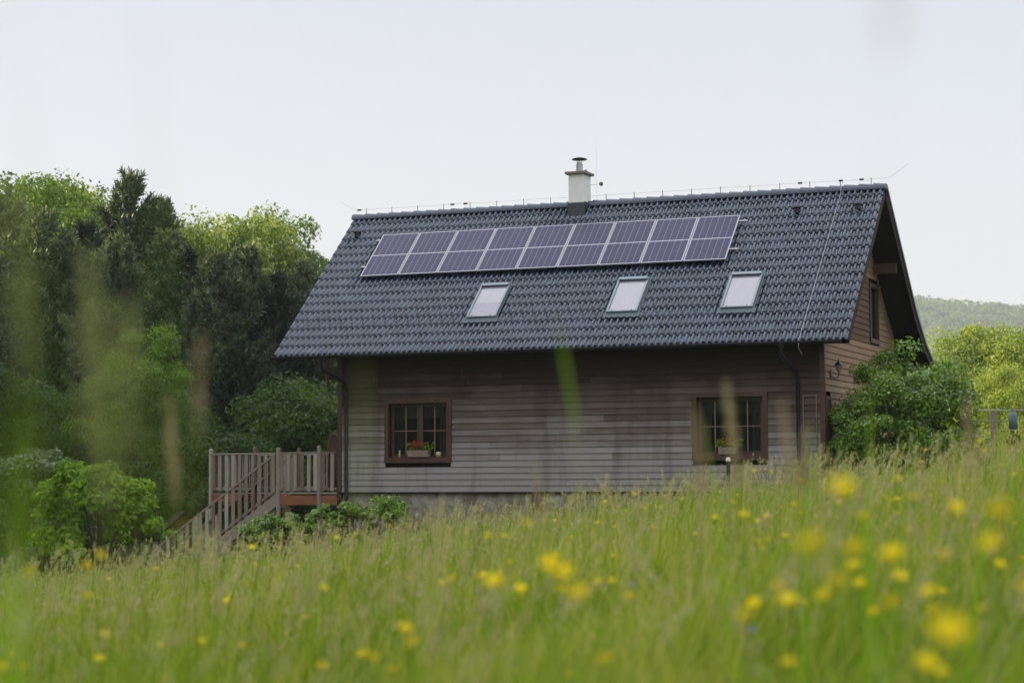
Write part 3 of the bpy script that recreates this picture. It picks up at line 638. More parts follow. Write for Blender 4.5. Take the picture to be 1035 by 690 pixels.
MB().tube([(0, 0, -.2), (.01, 0, max(.5, at(157, 549, 53)[2]-b[2]))], .09, 8).obj('shaft', M['old_wood'], ps); MB().tube([(.01, 0, at(157, 549, 53)[2]-b[2]), (.01, 0, at(157, 547.5, 53)[2]-b[2])], .1, 8).obj('post_cap', M['zinc'], ps)
b, _ = on_ground(151, 571, 52); bk = thing('blue_bucket', 'blue plastic bucket in the grass by the dark post', 'bucket', (b[0], b[1], at(151, 577, 52)[2]-.1))
MB().lathe((0, 0, 0), [(0, 0), (.1, 0), (.14, .3), (.148, .3), (.148, .315), (.13, .315), (.09, .02)], 16).obj('pail', M['blue'], bk); MB().tube([(.14*math.cos(t), 0, .3+.12*math.sin(t)) for t in [math.pi*k/8 for k in range(9)]], .005, 5).obj('handle', M['wire'], bk)
b = at(736, 463, 40.5); g0 = gz(b); gs = thing('marker_stake', 'slim dark stake with a white cap below the right window', 'stake', (b[0], b[1], g0))
MB().tube([(0, 0, -.1), (0, 0, b[2]-g0-.05)], .04, 8).obj('shaft', M['fur'], gs); MB().lathe((0, 0, b[2]-g0-.06), [(.05, 0), (.055, .03), (.04, .07), (0, .08)], 10).obj('cap', M['white'], gs)
# fence far right
b1 = at(1004, 430, 62); fz = gz(b1); fc = thing('garden_fence', 'brown post and wire fence beyond the right edge of the meadow', 'fence', (b1[0], b1[1], fz)); topz = at(1004, 415, 62)[2]-fz
for i, px in enumerate((1004, 1064, 1124)):
    q = at(px, 415, 62+i*.4); o = Vector((q[0]-b1[0], q[1]-b1[1], 0)); MB().box(o.x-.09, o.x+.09, o.y-.05, o.y+.05, -.3, topz+.0).obj('post', M['old_wood'], fc, .008)
a = at(985, 415, 61.8); e = at(1124, 415, 62.8)
for dz in (0.02, -.3, -.6): MB().tube([(a[0]-b1[0], a[1]-b1[1], topz+dz), (e[0]-b1[0], e[1]-b1[1], topz+dz)], .014 if dz > 0 else .006, 6).obj('rail', M['wire_white'], fc)
q = at(1024, 424, 61); jr = thing('water_canister', 'pale grey canister hanging on the wire fence at the right edge', 'canister', (q[0], q[1], q[2]-.3))
MB().lathe((0, 0, 0), [(0, 0), (.12, 0), (.14, .05), (.14, .42), (.08, .52), (.05, .54), (.05, .6), (0, .6)], 14).obj('body', M['zinc'], jr); MB().lathe((0, 0, .6), [(.055, 0), (.055, .04), (0, .045)], 12).obj('stopper', M['zinc'], jr)

# ------------------------------------------------------------------ trees
def crown_leaves(seed, Rr, Hc, z0, ncl, per, leaf, flat=.8, spread=.3, fill=.55, droop=0, lop=.16, low=False):
    rg = np.random.default_rng(seed)
    d = sph(ncl, rg); d[:, 2] = np.where((d[:, 2] < -.55) & (not low), -d[:, 2], d[:, 2]); rad = fill+(1-fill)*rg.random(ncl)**.6
    lump = 1+lop*np.sin(d[:, 0]*3.1+seed)*np.cos(d[:, 1]*2.7+seed*2)+lop*.7*np.sin(d[:, 2]*5+seed)
    C = np.stack([d[:, 0]*Rr, d[:, 1]*Rr, d[:, 2]*Hc/2], 1)*(rad*lump)[:, None]+[0, 0, z0+Hc/2]
    cr = Rr*spread*rg.uniform(.55, 1.3, ncl)
    n = ncl*per; q = sph(n, rg); q[:, 2] = np.abs(q[:, 2])*np.where(rg.random(n) < .8, 1, -.6); ci = np.repeat(np.arange(ncl), per)
    P = C[ci]+q*[1, 1, flat]*(cr[ci]*rg.uniform(.5, 1.04, n))[:, None]
    out = P-np.array([0, 0, z0+Hc*.42]); out /= np.linalg.norm(out, axis=1, keepdims=True)
    Nn = q*.9+out*.6+rg.normal(size=(n, 3))*.7+[0, 0, .2]
    V, F = kite_leaves(P, Nn, leaf, .62, rg, droop); return V, F, C
def limbs(seed, C, z0, Hc, rt, k=9, base=0):
    rg = np.random.default_rng(seed+5); mb = MB(); zt = z0+Hc*.75
    lean = rg.normal(0, .1, 2)
    mb.tube([(0, 0, -.4), (lean[0]*.3, lean[1]*.3, z0*.6), (lean[0], lean[1], z0+Hc*.3), (lean[0]*1.5, lean[1]*1.2, zt)], [rt*1.25, rt, rt*.72, rt*.15], 9)
    for c in C[rg.choice(len(C), min(k, len(C)), replace=False)]:
        zb = max(z0*.7, min(c[2]-.4, z0+Hc*.35)); s = np.array([lean[0]*.7, lean[1]*.7, zb]); m = s*.5+c*.5+[0, 0, -.15]
        mb.tube([s, m, c], [rt*.42, rt*.28, rt*.08], 6)
    return mb.mesh('trunk', M['bark'])
def decid(seed, Rr, Hc, z0, ncl, per, leaf, mat, rt=.16, **k):
    V, F, C = crown_leaves(seed, Rr, Hc, z0, ncl, per, leaf, **k)
    return limbs(seed, C, z0, Hc, rt), mesh_np('crown', V, F, M[mat]), z0+Hc*1.09
def pine(seed, Hh, Rr, z0, mat, needle=.19, tufts=1.0):
    rg = np.random.default_rng(seed); mb = MB(); P = []; D = []
    lean = rg.normal(0, .12, 2); tr = lambda z: np.array([lean[0]*z/Hh, lean[1]*z/Hh, z])
    mb.tube([tr(-.4), tr(Hh*.3), tr(Hh*.65), tr(Hh)], [.15, .125, .08, .015], 9)
    z = z0
    while z < Hh-.12:
        t = (z-z0)/(Hh-z0); L = Rr*(1-t**1.5)*(.55+.45*min(1, t*4+.4)); k = rg.integers(6, 9); a0 = rg.random()*6.28
        for j in range(k):
            if rg.random() < .08: continue
            a = a0+j*6.283/k+rg.normal(0, .2); l = L*rg.uniform(.65, 1.15)+.12; up = .25+.75*t+rg.normal(0, .08); dr = np.array([math.cos(a), math.sin(a), 0])
            f = lambda s: tr(z)+dr*l*s+np.array([0, 0, l*(up*s-.35*(1-t)*s+.28*s*s)])
            mb.tube([f(0), f(.5), f(1)], [.035*(1-t)+.012, .022*(1-t)+.008, .005], 5, False)
            m = max(2, int(l/.17*tufts))
            for i in range(m):
                s = .38+.62*(i+rg.random()*.6)/m; p = f(s); side = np.array([-dr[1], dr[0], 0])*rg.choice([-1, 1])*l*.30*(1-s*.6)*rg.random()
                for w in range(2):
                    pp = p+side*(w*.9)+np.array([0, 0, rg.uniform(0, .12)]); dd = dr*.55+side*.3+np.array([0, 0, rg.uniform(.35, 1.25)]); P.append(pp); D.append(dd/np.linalg.norm(dd))
        z += rg.uniform(.42, .7)*(1.1-.5*t)
    for i in range(6): P.append(tr(Hh-.08*i)); D.append(np.array([0, 0, 1.]))
    P = np.array(P); D = np.array(D); nn = 22; n = len(P)*nn
    Pi = np.repeat(P, nn, 0); Di = np.repeat(D, nn, 0); along = rg.uniform(-.6, 1.0, n)[:, None]*.2
    nd = Di*.8+sph(n, rg)*.8; nd /= np.linalg.norm(nd, axis=1, keepdims=True); base = Pi+Di*along; tip = base+nd*needle*rg.uniform(.7, 1.2, n)[:, None]
    sd = np.cross(nd, sph(n, rg)); sd /= np.linalg.norm(sd, axis=1, keepdims=True)+1e-9; sd *= .022
    V = np.stack([base-sd, base+sd, tip+sd*.5, tip-sd*.5], 1).reshape(-1, 3)
    return mb.mesh('trunk', M['bark_pine' if seed in (12, 11) else 'bark']), mesh_np('crown', V, np.arange(4*n).reshape(n, 4), M[mat]), Hh
TREES = {}
def proto(kind, seed):
    k = (kind, seed)
    if k not in TREES:
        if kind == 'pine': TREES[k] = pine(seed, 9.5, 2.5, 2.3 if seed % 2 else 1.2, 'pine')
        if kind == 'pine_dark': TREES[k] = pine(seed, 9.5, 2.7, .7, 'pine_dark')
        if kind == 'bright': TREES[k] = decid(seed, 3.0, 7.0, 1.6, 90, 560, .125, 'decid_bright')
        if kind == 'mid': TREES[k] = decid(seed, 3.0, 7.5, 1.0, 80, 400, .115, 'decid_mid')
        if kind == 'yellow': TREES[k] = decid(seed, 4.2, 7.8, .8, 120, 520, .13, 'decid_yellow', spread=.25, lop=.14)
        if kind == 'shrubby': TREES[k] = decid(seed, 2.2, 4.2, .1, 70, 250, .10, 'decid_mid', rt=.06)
    return TREES[k]
def plant_tree(kind, seed, px, top_py, v, label, name, cat, group=None, width=1.0, sink=0):
    tm, cm, h0 = proto(kind, seed); p = at(px, top_py, v); g = gz(p)-sink; s = (p[2]-g)/h0
    r = thing(name, label, cat, (p[0], p[1], g), group, rz=random.uniform(0, 6.28))
    for nm, me in (('trunk', tm), ('crown', cm)):
        o = link(bpy.data.objects.new(nm, me), r); o.scale = (s*width, s*width, s)
    return r
GP = 'trees of the forest on the left'
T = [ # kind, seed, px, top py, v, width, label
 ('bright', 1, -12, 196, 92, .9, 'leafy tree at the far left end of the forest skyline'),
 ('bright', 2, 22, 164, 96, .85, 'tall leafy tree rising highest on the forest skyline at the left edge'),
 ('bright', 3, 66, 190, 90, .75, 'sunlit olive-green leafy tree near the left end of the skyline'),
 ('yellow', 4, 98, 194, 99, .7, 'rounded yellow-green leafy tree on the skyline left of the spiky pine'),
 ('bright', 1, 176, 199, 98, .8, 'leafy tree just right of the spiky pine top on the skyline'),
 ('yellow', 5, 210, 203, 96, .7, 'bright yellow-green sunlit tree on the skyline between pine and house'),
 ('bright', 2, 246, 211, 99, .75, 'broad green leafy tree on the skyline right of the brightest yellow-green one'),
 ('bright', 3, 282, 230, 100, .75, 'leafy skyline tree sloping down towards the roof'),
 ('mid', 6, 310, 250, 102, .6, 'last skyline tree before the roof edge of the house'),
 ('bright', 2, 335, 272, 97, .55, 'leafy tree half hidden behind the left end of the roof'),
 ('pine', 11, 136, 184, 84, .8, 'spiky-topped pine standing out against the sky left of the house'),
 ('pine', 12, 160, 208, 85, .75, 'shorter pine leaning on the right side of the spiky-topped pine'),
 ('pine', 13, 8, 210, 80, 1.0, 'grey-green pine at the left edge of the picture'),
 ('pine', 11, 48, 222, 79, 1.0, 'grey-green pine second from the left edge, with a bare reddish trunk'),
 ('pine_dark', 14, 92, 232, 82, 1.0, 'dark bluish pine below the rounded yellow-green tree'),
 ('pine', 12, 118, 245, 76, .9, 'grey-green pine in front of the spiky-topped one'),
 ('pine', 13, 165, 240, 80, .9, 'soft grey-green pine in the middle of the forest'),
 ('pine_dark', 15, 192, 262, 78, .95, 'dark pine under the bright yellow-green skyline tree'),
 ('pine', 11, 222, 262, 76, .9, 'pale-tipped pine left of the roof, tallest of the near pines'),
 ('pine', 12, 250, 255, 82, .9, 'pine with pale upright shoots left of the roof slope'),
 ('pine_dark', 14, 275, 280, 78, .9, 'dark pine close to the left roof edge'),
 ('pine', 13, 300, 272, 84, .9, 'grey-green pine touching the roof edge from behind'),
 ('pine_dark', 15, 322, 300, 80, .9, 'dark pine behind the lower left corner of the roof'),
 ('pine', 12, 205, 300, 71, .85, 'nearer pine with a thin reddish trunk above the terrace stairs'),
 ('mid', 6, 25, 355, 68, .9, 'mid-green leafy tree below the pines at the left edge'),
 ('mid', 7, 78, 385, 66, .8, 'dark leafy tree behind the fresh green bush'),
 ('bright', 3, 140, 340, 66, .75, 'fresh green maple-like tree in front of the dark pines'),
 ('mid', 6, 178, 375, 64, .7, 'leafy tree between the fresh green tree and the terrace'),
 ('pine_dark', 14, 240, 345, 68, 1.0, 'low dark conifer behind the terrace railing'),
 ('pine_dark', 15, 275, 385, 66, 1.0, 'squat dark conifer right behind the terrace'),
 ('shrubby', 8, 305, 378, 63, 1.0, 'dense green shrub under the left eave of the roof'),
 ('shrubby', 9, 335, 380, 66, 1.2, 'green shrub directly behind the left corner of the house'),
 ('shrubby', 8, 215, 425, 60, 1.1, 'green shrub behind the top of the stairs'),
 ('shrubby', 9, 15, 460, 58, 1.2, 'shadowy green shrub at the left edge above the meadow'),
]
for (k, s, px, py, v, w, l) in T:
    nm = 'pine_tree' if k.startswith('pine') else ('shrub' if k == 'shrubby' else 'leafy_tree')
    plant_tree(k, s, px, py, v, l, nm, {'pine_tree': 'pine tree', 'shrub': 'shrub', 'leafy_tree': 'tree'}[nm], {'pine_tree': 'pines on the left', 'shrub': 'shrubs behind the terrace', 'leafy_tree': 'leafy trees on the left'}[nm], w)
# right-hand sunlit trees
for (s, px, py, v, w, l) in ((4, 985, 330, 88, .78, 'yellow-green sunlit tree right of the house gable'), (5, 1040, 325, 90, .75, 'yellow-green sunlit tree at the right edge of the picture'), (5, 935, 392, 95, .6, 'small yellow-green tree peeping out between gable and bush'), (4, 1012, 372, 80, .55, 'lower olive-green tree in front of the two sunlit ones')):
    plant_tree('yellow', s, px, py, v, l, 'leafy_tree', 'tree', 'sunlit trees on the right', w)
# the unseen hill added beyond the left edge casts the evening shade
# bushes
def bush(name, c, Rr, Hc, ncl, per, leaf, mat, label, cat, seed, rt=.05, **k):
    g = gz(c); zl = -.45 if k.get('low') else .12; V, F, C = crown_leaves(seed, Rr, Hc+(.5 if k.get('low') else 0), zl, ncl, per, leaf, **k); r = thing(name, label, cat, (c[0], c[1], g))
    link(bpy.data.objects.new('foliage', mesh_np('foliage', V, F, M[mat])), r)
    mb = MB(); rg = np.random.default_rng(seed)
    for q in C[rg.choice(len(C), min(16, len(C)), replace=False)]: mb.tube([(q[0]*.05, q[1]*.05, -.1), (q[0]*.4, q[1]*.4, q[2]*.5), q], [rt, rt*.6, rt*.15], 6)
    mb.obj('stems', M['bark'], r); return r
p = at(912, 347, 43.6); bush('bush', p, 1.6, (p[2]-gz(p))*.93, 190, 230, .08, 'bush_dark', 'large dark green bush in front of the gable wall', 'bush', 21, spread=.24, fill=.35, lop=.1, low=True)
p = at(100, 478, 54); bush('bush', p, 1.75, (p[2]-gz(p))*.95, 62, 130, .17, 'bush_fresh', 'fresh green broad-leaved bush left of the stairs', 'bush', 22, spread=.26, droop=.8, lop=.28)
p = at(45, 455, 57); bush('bush', p, 1.5, (p[2]-gz(p))*.95, 50, 130, .15, 'decid_pale', 'pale green bush behind the fresh green one at the left', 'bush', 23)
p = at(236, 441, 60); bush('bush', p, .85, (p[2]-gz(p))*.95, 50, 110, .10, 'decid_pale', 'whitish-leaved small bush above the terrace railing', 'bush', 24, spread=.2)
for (px, py, v, rr, s, l) in ((285, 522, 46.6, .55, 31, 'low bright green hedge plant in front of the terrace fascia'), (325, 515, 46.4, .55, 32, 'low green hedge plant under the right end of the terrace'), (258, 528, 46.8, .5, 33, 'low green hedge plant beside the stair stringer'), (395, 509, 46.0, .62, 34, 'low yellow-green plant against the stone plinth'), (358, 514, 46.2, .45, 35, 'small green plant between terrace and plinth')):
    p = at(px, py, v); bush('hedge_plant', p, rr, max(.7, (p[2]-gz(p))*.98), 30, 90, .075, 'bush_fresh', l, 'plant', s, rt=.02, spread=.3)
# ------------------------------------------------------------------ far hill with its wood
def hill_z(u, v):
    u = u/1.8; v = v/1.8; return 1.8*62*np.exp(-((v-880)/150.)**2)*(1+.05*np.sin(u/60.)+.04*np.sin(u/23.+1)+.05*np.tanh((u-190)/70))
us2 = np.linspace(-380, 1090, 129); vs2 = np.linspace(1000, 2200, 65); UU, VV = np.meshgrid(us2, vs2)
X = CAM[0]+UU*RV[0]+VV*FV[0]; Y = CAM[1]+UU*RV[1]+VV*FV[1]; Z = hill_z(UU, VV)+5
idx = np.arange(UU.size).reshape(UU.shape); Fq = np.stack([idx[:-1, :-1], idx[:-1, 1:], idx[1:, 1:], idx[1:, :-1]], -1).reshape(-1, 4)
h_ = link(bpy.data.objects.new('hills', mesh_np('hills', np.stack([X, Y, Z], -1).reshape(-1, 3), Fq, simple('hill_floor', (.04, .06, .03), (.03, .045, .02), 1, .02, spec=.1), True))); tag(h_, kind='structure')
n = 3600; u = rng.uniform(216, 594, n); v = rng.uniform(1150, 1630, n); hz = hill_z(u, v)+5; rr = rng.uniform(4.6, 8.8, n); per = 90
q = sph(n*per); q[:, 2] = np.abs(q[:, 2]); ci = np.repeat(np.arange(n), per)
P = np.stack([u[ci]+q[:, 0]*rr[ci], v[ci]+q[:, 1]*rr[ci], hz[ci]+2+q[:, 2]*rr[ci]*1.5+rr[ci]*.6], 1)*1.0
W = np.stack([CAM[0]+P[:, 0]*RV[0]+P[:, 1]*FV[0], CAM[1]+P[:, 0]*RV[1]+P[:, 1]*FV[1], P[:, 2]], 1)
Nq = q.copy(); NW = np.stack([Nq[:, 0]*RV[0]+Nq[:, 1]*FV[0], Nq[:, 0]*RV[1]+Nq[:, 1]*FV[1], Nq[:, 2]], 1)+rng.normal(size=q.shape)*.4
V, F = kite_leaves(W, NW, 2.6, .8); fo = link(bpy.data.objects.new('forest', mesh_np('forest', V, F, leafmat('far_wood', [(.05, .085, .028), (.10, .155, .045), (.17, .23, .06)], scale=.03)))); tag(fo, 'hazy green wood covering the far hill', 'forest', kind='stuff')
# ------------------------------------------------------------------ meadow
def blades(n, vr, wid, hgt, wd, seed, curve=(.15, .6), margin=1.25, power=1.0, side=0):
    rg = np.random.default_rng(seed); v = vr[0]+(vr[1]-vr[0])*rg.random(n)**power; hw = .26*v*margin+1.2; u = rg.uniform(-1, 1, n)*hw
    # tussocks
    k = rg.normal(size=(n, 2))*.05; u = np.round(u/.22+rg.normal(0, .55, n))*.22+k[:, 0]; v = v+k[:, 1]
    if side: u = rg.choice([-1, 1], n)*(.24*v*margin+1.0+side*rg.random(n)**1.3)
    x = CAM[0]+u*RV[0]+v*FV[0]; y = CAM[1]+u*RV[1]+v*FV[1]
    inside = (x > -.1) & (x < L1+.15) & (y > -.1) & (y < YB+.1)
    inside |= (x > -5.3) & (x < 0) & (y > -.15) & (y < YR)
    x, y = x[~inside], y[~inside]; n = len(x); z = ground(x, y)
    patch = .8+.3*np.sin(x*1.7+y*.9)*np.sin(y*1.3-x*.4)+.12*np.sin(x*5.1+y*3.3)
    h = rg.uniform(hgt[0], hgt[1], n)*patch; a = rg.uniform(0, 6.283, n); la = rg.normal(-.6, 1.1, n); c = rg.uniform(curve[0], curve[1], n)*h
    B = np.stack([x, y, z-.02], 1); side = np.stack([np.cos(a), np.sin(a), 0*a], 1); lean = np.stack([np.cos(la), np.sin(la), 0*a], 1); w = rg.uniform(.6, 1.3, n)*wd
    Vs = []
    for t, ww in ((0, .8), (.33, 1), (.62, .8), (.85, .45), (1, .05)):
        c0 = B+lean*(c*t**2.2)[:, None]; c0[:, 2] += h*(t-.22*(c/h)*t**2.5); Vs += [c0-side*(w*ww/2)[:, None], c0+side*(w*ww/2)[:, None]]
    V = np.stack(Vs, 1).reshape(-1, 3); o = (np.arange(n)*10)[:, None]
    F = np.concatenate([o+np.array([[2*i, 2*i+1, 2*i+3, 2*i+2]]) for i in range(4)], 0); return V, F
parts = [blades(30000, (1.0, 7), 0, (.28, .66), .0055, 1, power=.75), blades(3800, (1.3, 4.5), 0, (.55, .84), .006, 31), blades(110000, (1, 54), 0, (.3, .66), .014, 32, power=.8, side=11), blades(120000, (6, 20), 0, (.3, .72), .0075, 2, power=.7), blades(170000, (18, 54), 0, (.2, .5), .013, 3, power=.85)]
off = 0; Vs = []; Fs = []
for V, F in parts: Vs.append(V); Fs.append(F+off); off += len(V)
g1 = link(bpy.data.objects.new('meadow_grass', mesh_np('meadow_grass', np.concatenate(Vs), np.concatenate(Fs), M['grass']))); tag(g1, 'tall green meadow grass covering the slope in front of the house', 'grass', kind='stuff')
parts = [blades(26000, (1.2, 10), 0, (.2, .55), .009, 4, (.3, .8), power=.75), blades(70000, (9, 50), 0, (.25, .6), .016, 5, (.3, .8), power=.8)]
V = np.concatenate([parts[0][0], parts[1][0]]); F = np.concatenate([parts[0][1], parts[1][1]+len(parts[0][0])])
wv, wf = blades(5200, (1.6, 14), 0, (.12, .42), .026, 6, (.5, 1.1), power=.8); V = np.concatenate([V, wv]); F = np.concatenate([F, wf+len(V)-len(wv)])
g2 = link(bpy.data.objects.new('undergrowth', mesh_np('undergrowth', V, F, M['grass_green']))); tag(g2, 'fresh green undergrowth between the taller grasses', 'grass', kind='stuff')
def stalks(n, vr, hgt, seed, nsp=26, hl=(.08, .2), wd=.003, sp=.012, hr=.012, power=.8):
    rg = np.random.default_rng(seed); v = vr[0]+(vr[1]-vr[0])*rg.random(n)**power; u = rg.uniform(-1, 1, n)*(.26*v*1.2+1)
    x = CAM[0]+u*RV[0]+v*FV[0]; y = CAM[1]+u*RV[1]+v*FV[1]
    ins = ((x > -.2) & (x < L1+.2) & (y > -.15) & (y < YB+.1)) | ((x > -5.3) & (x < 0) & (y > -.15) & (y < YR)); x, y = x[~ins], y[~ins]; n = len(x)
    z = ground(x, y); h = rg.uniform(*hgt, n); la = rg.normal(-.5, 1.0, n); lean = np.stack([np.cos(la), np.sin(la), 0*la], 1); c = rg.uniform(.03, .3, n)*h; B = np.stack([x, y, z], 1)
    def pt(t): 
        q = B+lean*(c*t**3)[:, None]; q[:, 2] += h*t-c*.3*t**4; return q
    a = rg.uniform(0, 3.14, n); side = np.stack([np.cos(a), np.sin(a), 0*a], 1)*wd/2
    Vs = []
    for t in (0, .45, .8, 1): q = pt(t); Vs += [q-side, q+side]
    V1 = np.stack(Vs, 1).reshape(-1, 3); o = (np.arange(n)*8)[:, None]; F1 = np.concatenate([o+np.array([[2*i, 2*i+1, 2*i+3, 2*i+2]]) for i in range(3)], 0)
    top = pt(1.0); d = top-pt(.93); d /= np.linalg.norm(d, axis=1, keepdims=True); L = rg.uniform(*hl, n); ci = np.repeat(np.arange(n), nsp); m = len(ci)
    s = rg.random(m); rad = hr*np.sin(np.pi*np.clip(s*.9+.08, 0, 1))*rg.uniform(.3, 1, m)*rg.uniform(.7, 1.8, n)[ci]
    P = top[ci]-d[ci]*((1-s)*L[ci])[:, None]*.9+sph(m, rg)*rad[:, None]; V2, F2 = kite_leaves(P, sph(m, rg), sp, .45, rg)
    return (V1, F1), (V2, F2)
S = [stalks(420, (1.8, 9), (.6, .95), 7, 40, sp=.013), stalks(3600, (8, 26), (.45, 1.0), 8, 22, sp=.018, hr=.016, wd=.006), stalks(4200, (24, 50), (.3, .74), 9, 14, sp=.032, hr=.024, wd=.011)]
S2 = stalks(150, (4, 30), (.5, .92), 19, 60, hl=(.14, .3), sp=.014, hr=.016, wd=.005)
def cat_(L):
    off = 0; A = []; B = []
    for V, F in L: A.append(V); B.append(F+off); off += len(V)
    return np.concatenate(A), np.concatenate(B)
V, F = cat_([s[0] for s in S]); o = link(bpy.data.objects.new('grass_stems', mesh_np('grass_stems', V, F, M['grass']))); tag(o, 'thin upright grass stems rising out of the meadow', 'grass stems', kind='stuff')
V, F = cat_([s[1] for s in S]); o = link(bpy.data.objects.new('grass_seed_heads', mesh_np('grass_seed_heads', V, F, M['seed']))); tag(o, 'pale feathery seed heads of the meadow grass', 'seed heads', kind='stuff')
o = link(bpy.data.objects.new('reddish_spikes', mesh_np('reddish_spikes', *S2[1], M['seed_pink']))); tag(o, 'reddish brown flower spikes scattered in the meadow', 'seed heads', kind='stuff')
o = link(bpy.data.objects.new('spike_stems', mesh_np('spike_stems', *S2[0], M['grass']))); tag(o, 'stems of the reddish spikes in the meadow', 'grass stems', kind='stuff')
# single tall stalks close to the lens, each with its own head
def stalk(px, py, v, hl, hr, label, mat='seed', lean=(0, 0), leaf=False, wd=.004, nsp=300, gap=None):
    p = at(px, py, v); g = gz(p); h = p[2]-g; r = thing('grass_stalk', label, 'grass stalk', (p[0]-lean[0], p[1]-lean[1], g), 'tall grass stalks close to the camera')
    top = Vector((lean[0], lean[1], h)); f = lambda t: Vector((lean[0]*t**2.2, lean[1]*t**2.2, h*t))
    if leaf:
        vs = []; t0 = max(0, 1-hl/h) if hl else 0
        if hl: MB().tube([f(t/8) for t in range(9)], [.0009]*9, 5).obj('stem', M['grass'], r)
        for k in range(9):
            t = t0+(1-t0)*k/8; q = f(t); t = k/8 if not hl else abs(k/8*1.6-.6); w = wd*(1-.9*t**2.5)/2; s = Vector((RV[0], RV[1], 0))*w; b = Vector((FV[0], FV[1], 0))*w*.4; vs += [q-s, q+b, q+s]
        MB().add(vs, [(3*k+j, 3*k+j+1, 3*k+4+j, 3*k+3+j) for k in range(8) for j in (0, 1)], True).obj('leaf_blade', M['grass_green'], r)
    else:
        MB().tube([f(t/8) for t in range(9)], [wd/2*(1-.5*t/8) for t in range(9)], 6).obj('stem', M['grass'], r)
        d = (f(1)-f(.93)).normalized(); s = rng.random(nsp); rad = hr*np.sin(np.pi*np.clip(s*.9+.07, 0, 1))*rng.uniform(.2, 1, nsp)
        P = np.array(top)-np.array(d)*((1-s)*hl)[:, None]+sph(nsp)*rad[:, None]; V, F = kite_leaves(P, sph(nsp), .011, .45); link(bpy.data.objects.new('seed_head', mesh_np('seed_head', V, F, M[mat])), r)
    return r
ux = lambda k: (RV[0]*k, RV[1]*k)
stalk(14, 395, 1.15, 0, 0, 'broad blurred green grass blade at the left edge of the picture', leaf=True, wd=.021, lean=ux(.01))
stalk(34, 425, 1.3, 0, 0, 'second blurred green blade leaning beside the one at the left edge', leaf=True, wd=.010, lean=ux(.03))
stalk(12, 190, 1.35, .13, .010, 'blurred pale seed head high against the pines at the left', lean=ux(-.05), wd=.003, mat='seed_green', nsp=100)
stalk(88, 255, 1.5, .20, .018, 'large blurred brownish seed head against the left forest', lean=ux(-.05), mat='seed_green', nsp=230)
stalk(128, 300, 1.7, .14, .014, 'blurred pale seed head right of the large brownish one', lean=ux(-.02), mat='seed_green', nsp=110)
stalk(150, 15, 1.0, 0, 0, 'very faint tall stalk blurred against the sky at upper left', lean=ux(-.03), leaf=True, wd=.0034)
stalk(14, -15, 1.0, 0, 0, 'very faint leaning stalk blurred against the sky in the top left corner', lean=ux(-.06), leaf=True, wd=.003)
stalk(171, 402, 3.2, .17, .011, 'brown grass spike in front of the trees left of the stairs', mat='seed_pink', lean=ux(-.04), nsp=330)
stalk(203, 335, 2.4, .12, .007, 'thin faint grass spike above the stairs', mat='seed_pink', lean=ux(.01), nsp=60)
stalk(563, 318, 2.6, .15, 0, 'yellow-green blade tip crossing the eave in the middle of the roof', leaf=True, wd=.0052, lean=ux(-.09))
stalk(734, 386, 3.4, .17, .010, 'yellowish grass head in front of the right window', lean=ux(-.05), nsp=300)
stalk(703, 415, 3.0, .13, .009, 'tan grass head beside the left edge of the right window', mat='seed_pink', lean=ux(-.03), nsp=230)
stalk(790, 408, 3.3, .13, .009, 'pinkish grass head left of the right downpipe', mat='seed_pink', lean=ux(-.06), nsp=230)
stalk(815, 430, 3.6, .12, .010, 'pinkish brown grass head in front of the right house corner', mat='seed_pink', lean=ux(.04), nsp=230)
stalk(540, 462, 4.0, .12, .008, 'reddish grass spike in front of the bare siding between the windows', mat='seed_pink', lean=ux(-.04), nsp=160)
stalk(976, 398, 3.6, .14, .012, 'orange-brown grass head at the right of the dark bush', mat='seed_pink', lean=ux(-.02), nsp=120, wd=.002)
stalk(366, 368, 1.6, .12, 0, 'faint green blade in front of the left end of the wall', leaf=True, wd=.003, lean=ux(.01))
stalk(712, 425, 5.0, 0, 0, 'narrow green blade in front of the right window pane', leaf=True, wd=.009, lean=ux(-.07))
stalk(905, -60, .9, .05, .007, 'faint violet-grey blurred head in the top right corner', lean=ux(.04), nsp=14, wd=.0004)
for i, (px, py, v, lb) in enumerate(((845, 440, 5, 'arching green blade left of the dark bush'), (880, 405, 4.2, 'upright green blade in front of the dark bush'), (1000, 418, 4.5, 'arching green blade before the fence post'), (1022, 402, 4.2, 'bent green blade at the right edge by the fence'), (930, 440, 5.5, 'short green blade before the foot of the dark bush'), (820, 430, 3.6, 'green blade in front of the right downpipe'))):
    stalk(px, py, v, 0, 0, lb, leaf=True, wd=.014, lean=ux((-.12, .02, -.14, .12, .1, .03)[i]))
# ------------------------------------------------------------------ flowers
def bloom_mesh(mat, r, seed, n=5, cup=.45):
    mb = MB()
    for layer in (0, 1):
        for k in range(n):
            a = 2*math.pi*(k+layer*.5)/n; c, s = math.cos(a), math.sin(a); rr = r*(1-.25*layer); h = rr*cup*(1+layer*.6)
            P = lambda d, w, z: (c*d-s*w, s*d+c*w, z)
            mb.add([P(.05*rr, 0, 0), P(.55*rr, -.42*rr, h*.5), P(1.0*rr, -.30*rr, h), P(1.06*rr, .0, h*1.08), P(1.0*rr, .30*rr, h), P(.55*rr, .42*rr, h*.5)], [(0, 1, 2, 3), (0, 3, 4, 5)], True)
    mb.lathe((0, 0, 0), [(0, r*.3), (r*.22, r*.26), (r*.25, 0)], 8); return mb.mesh('bloom', M[mat])
BL = {'yellow': bloom_mesh('yellow', .0165, 1, 5, .75), 'purple': bloom_mesh('purple', .011, 2, 6, .3)}
stem_cache = {}
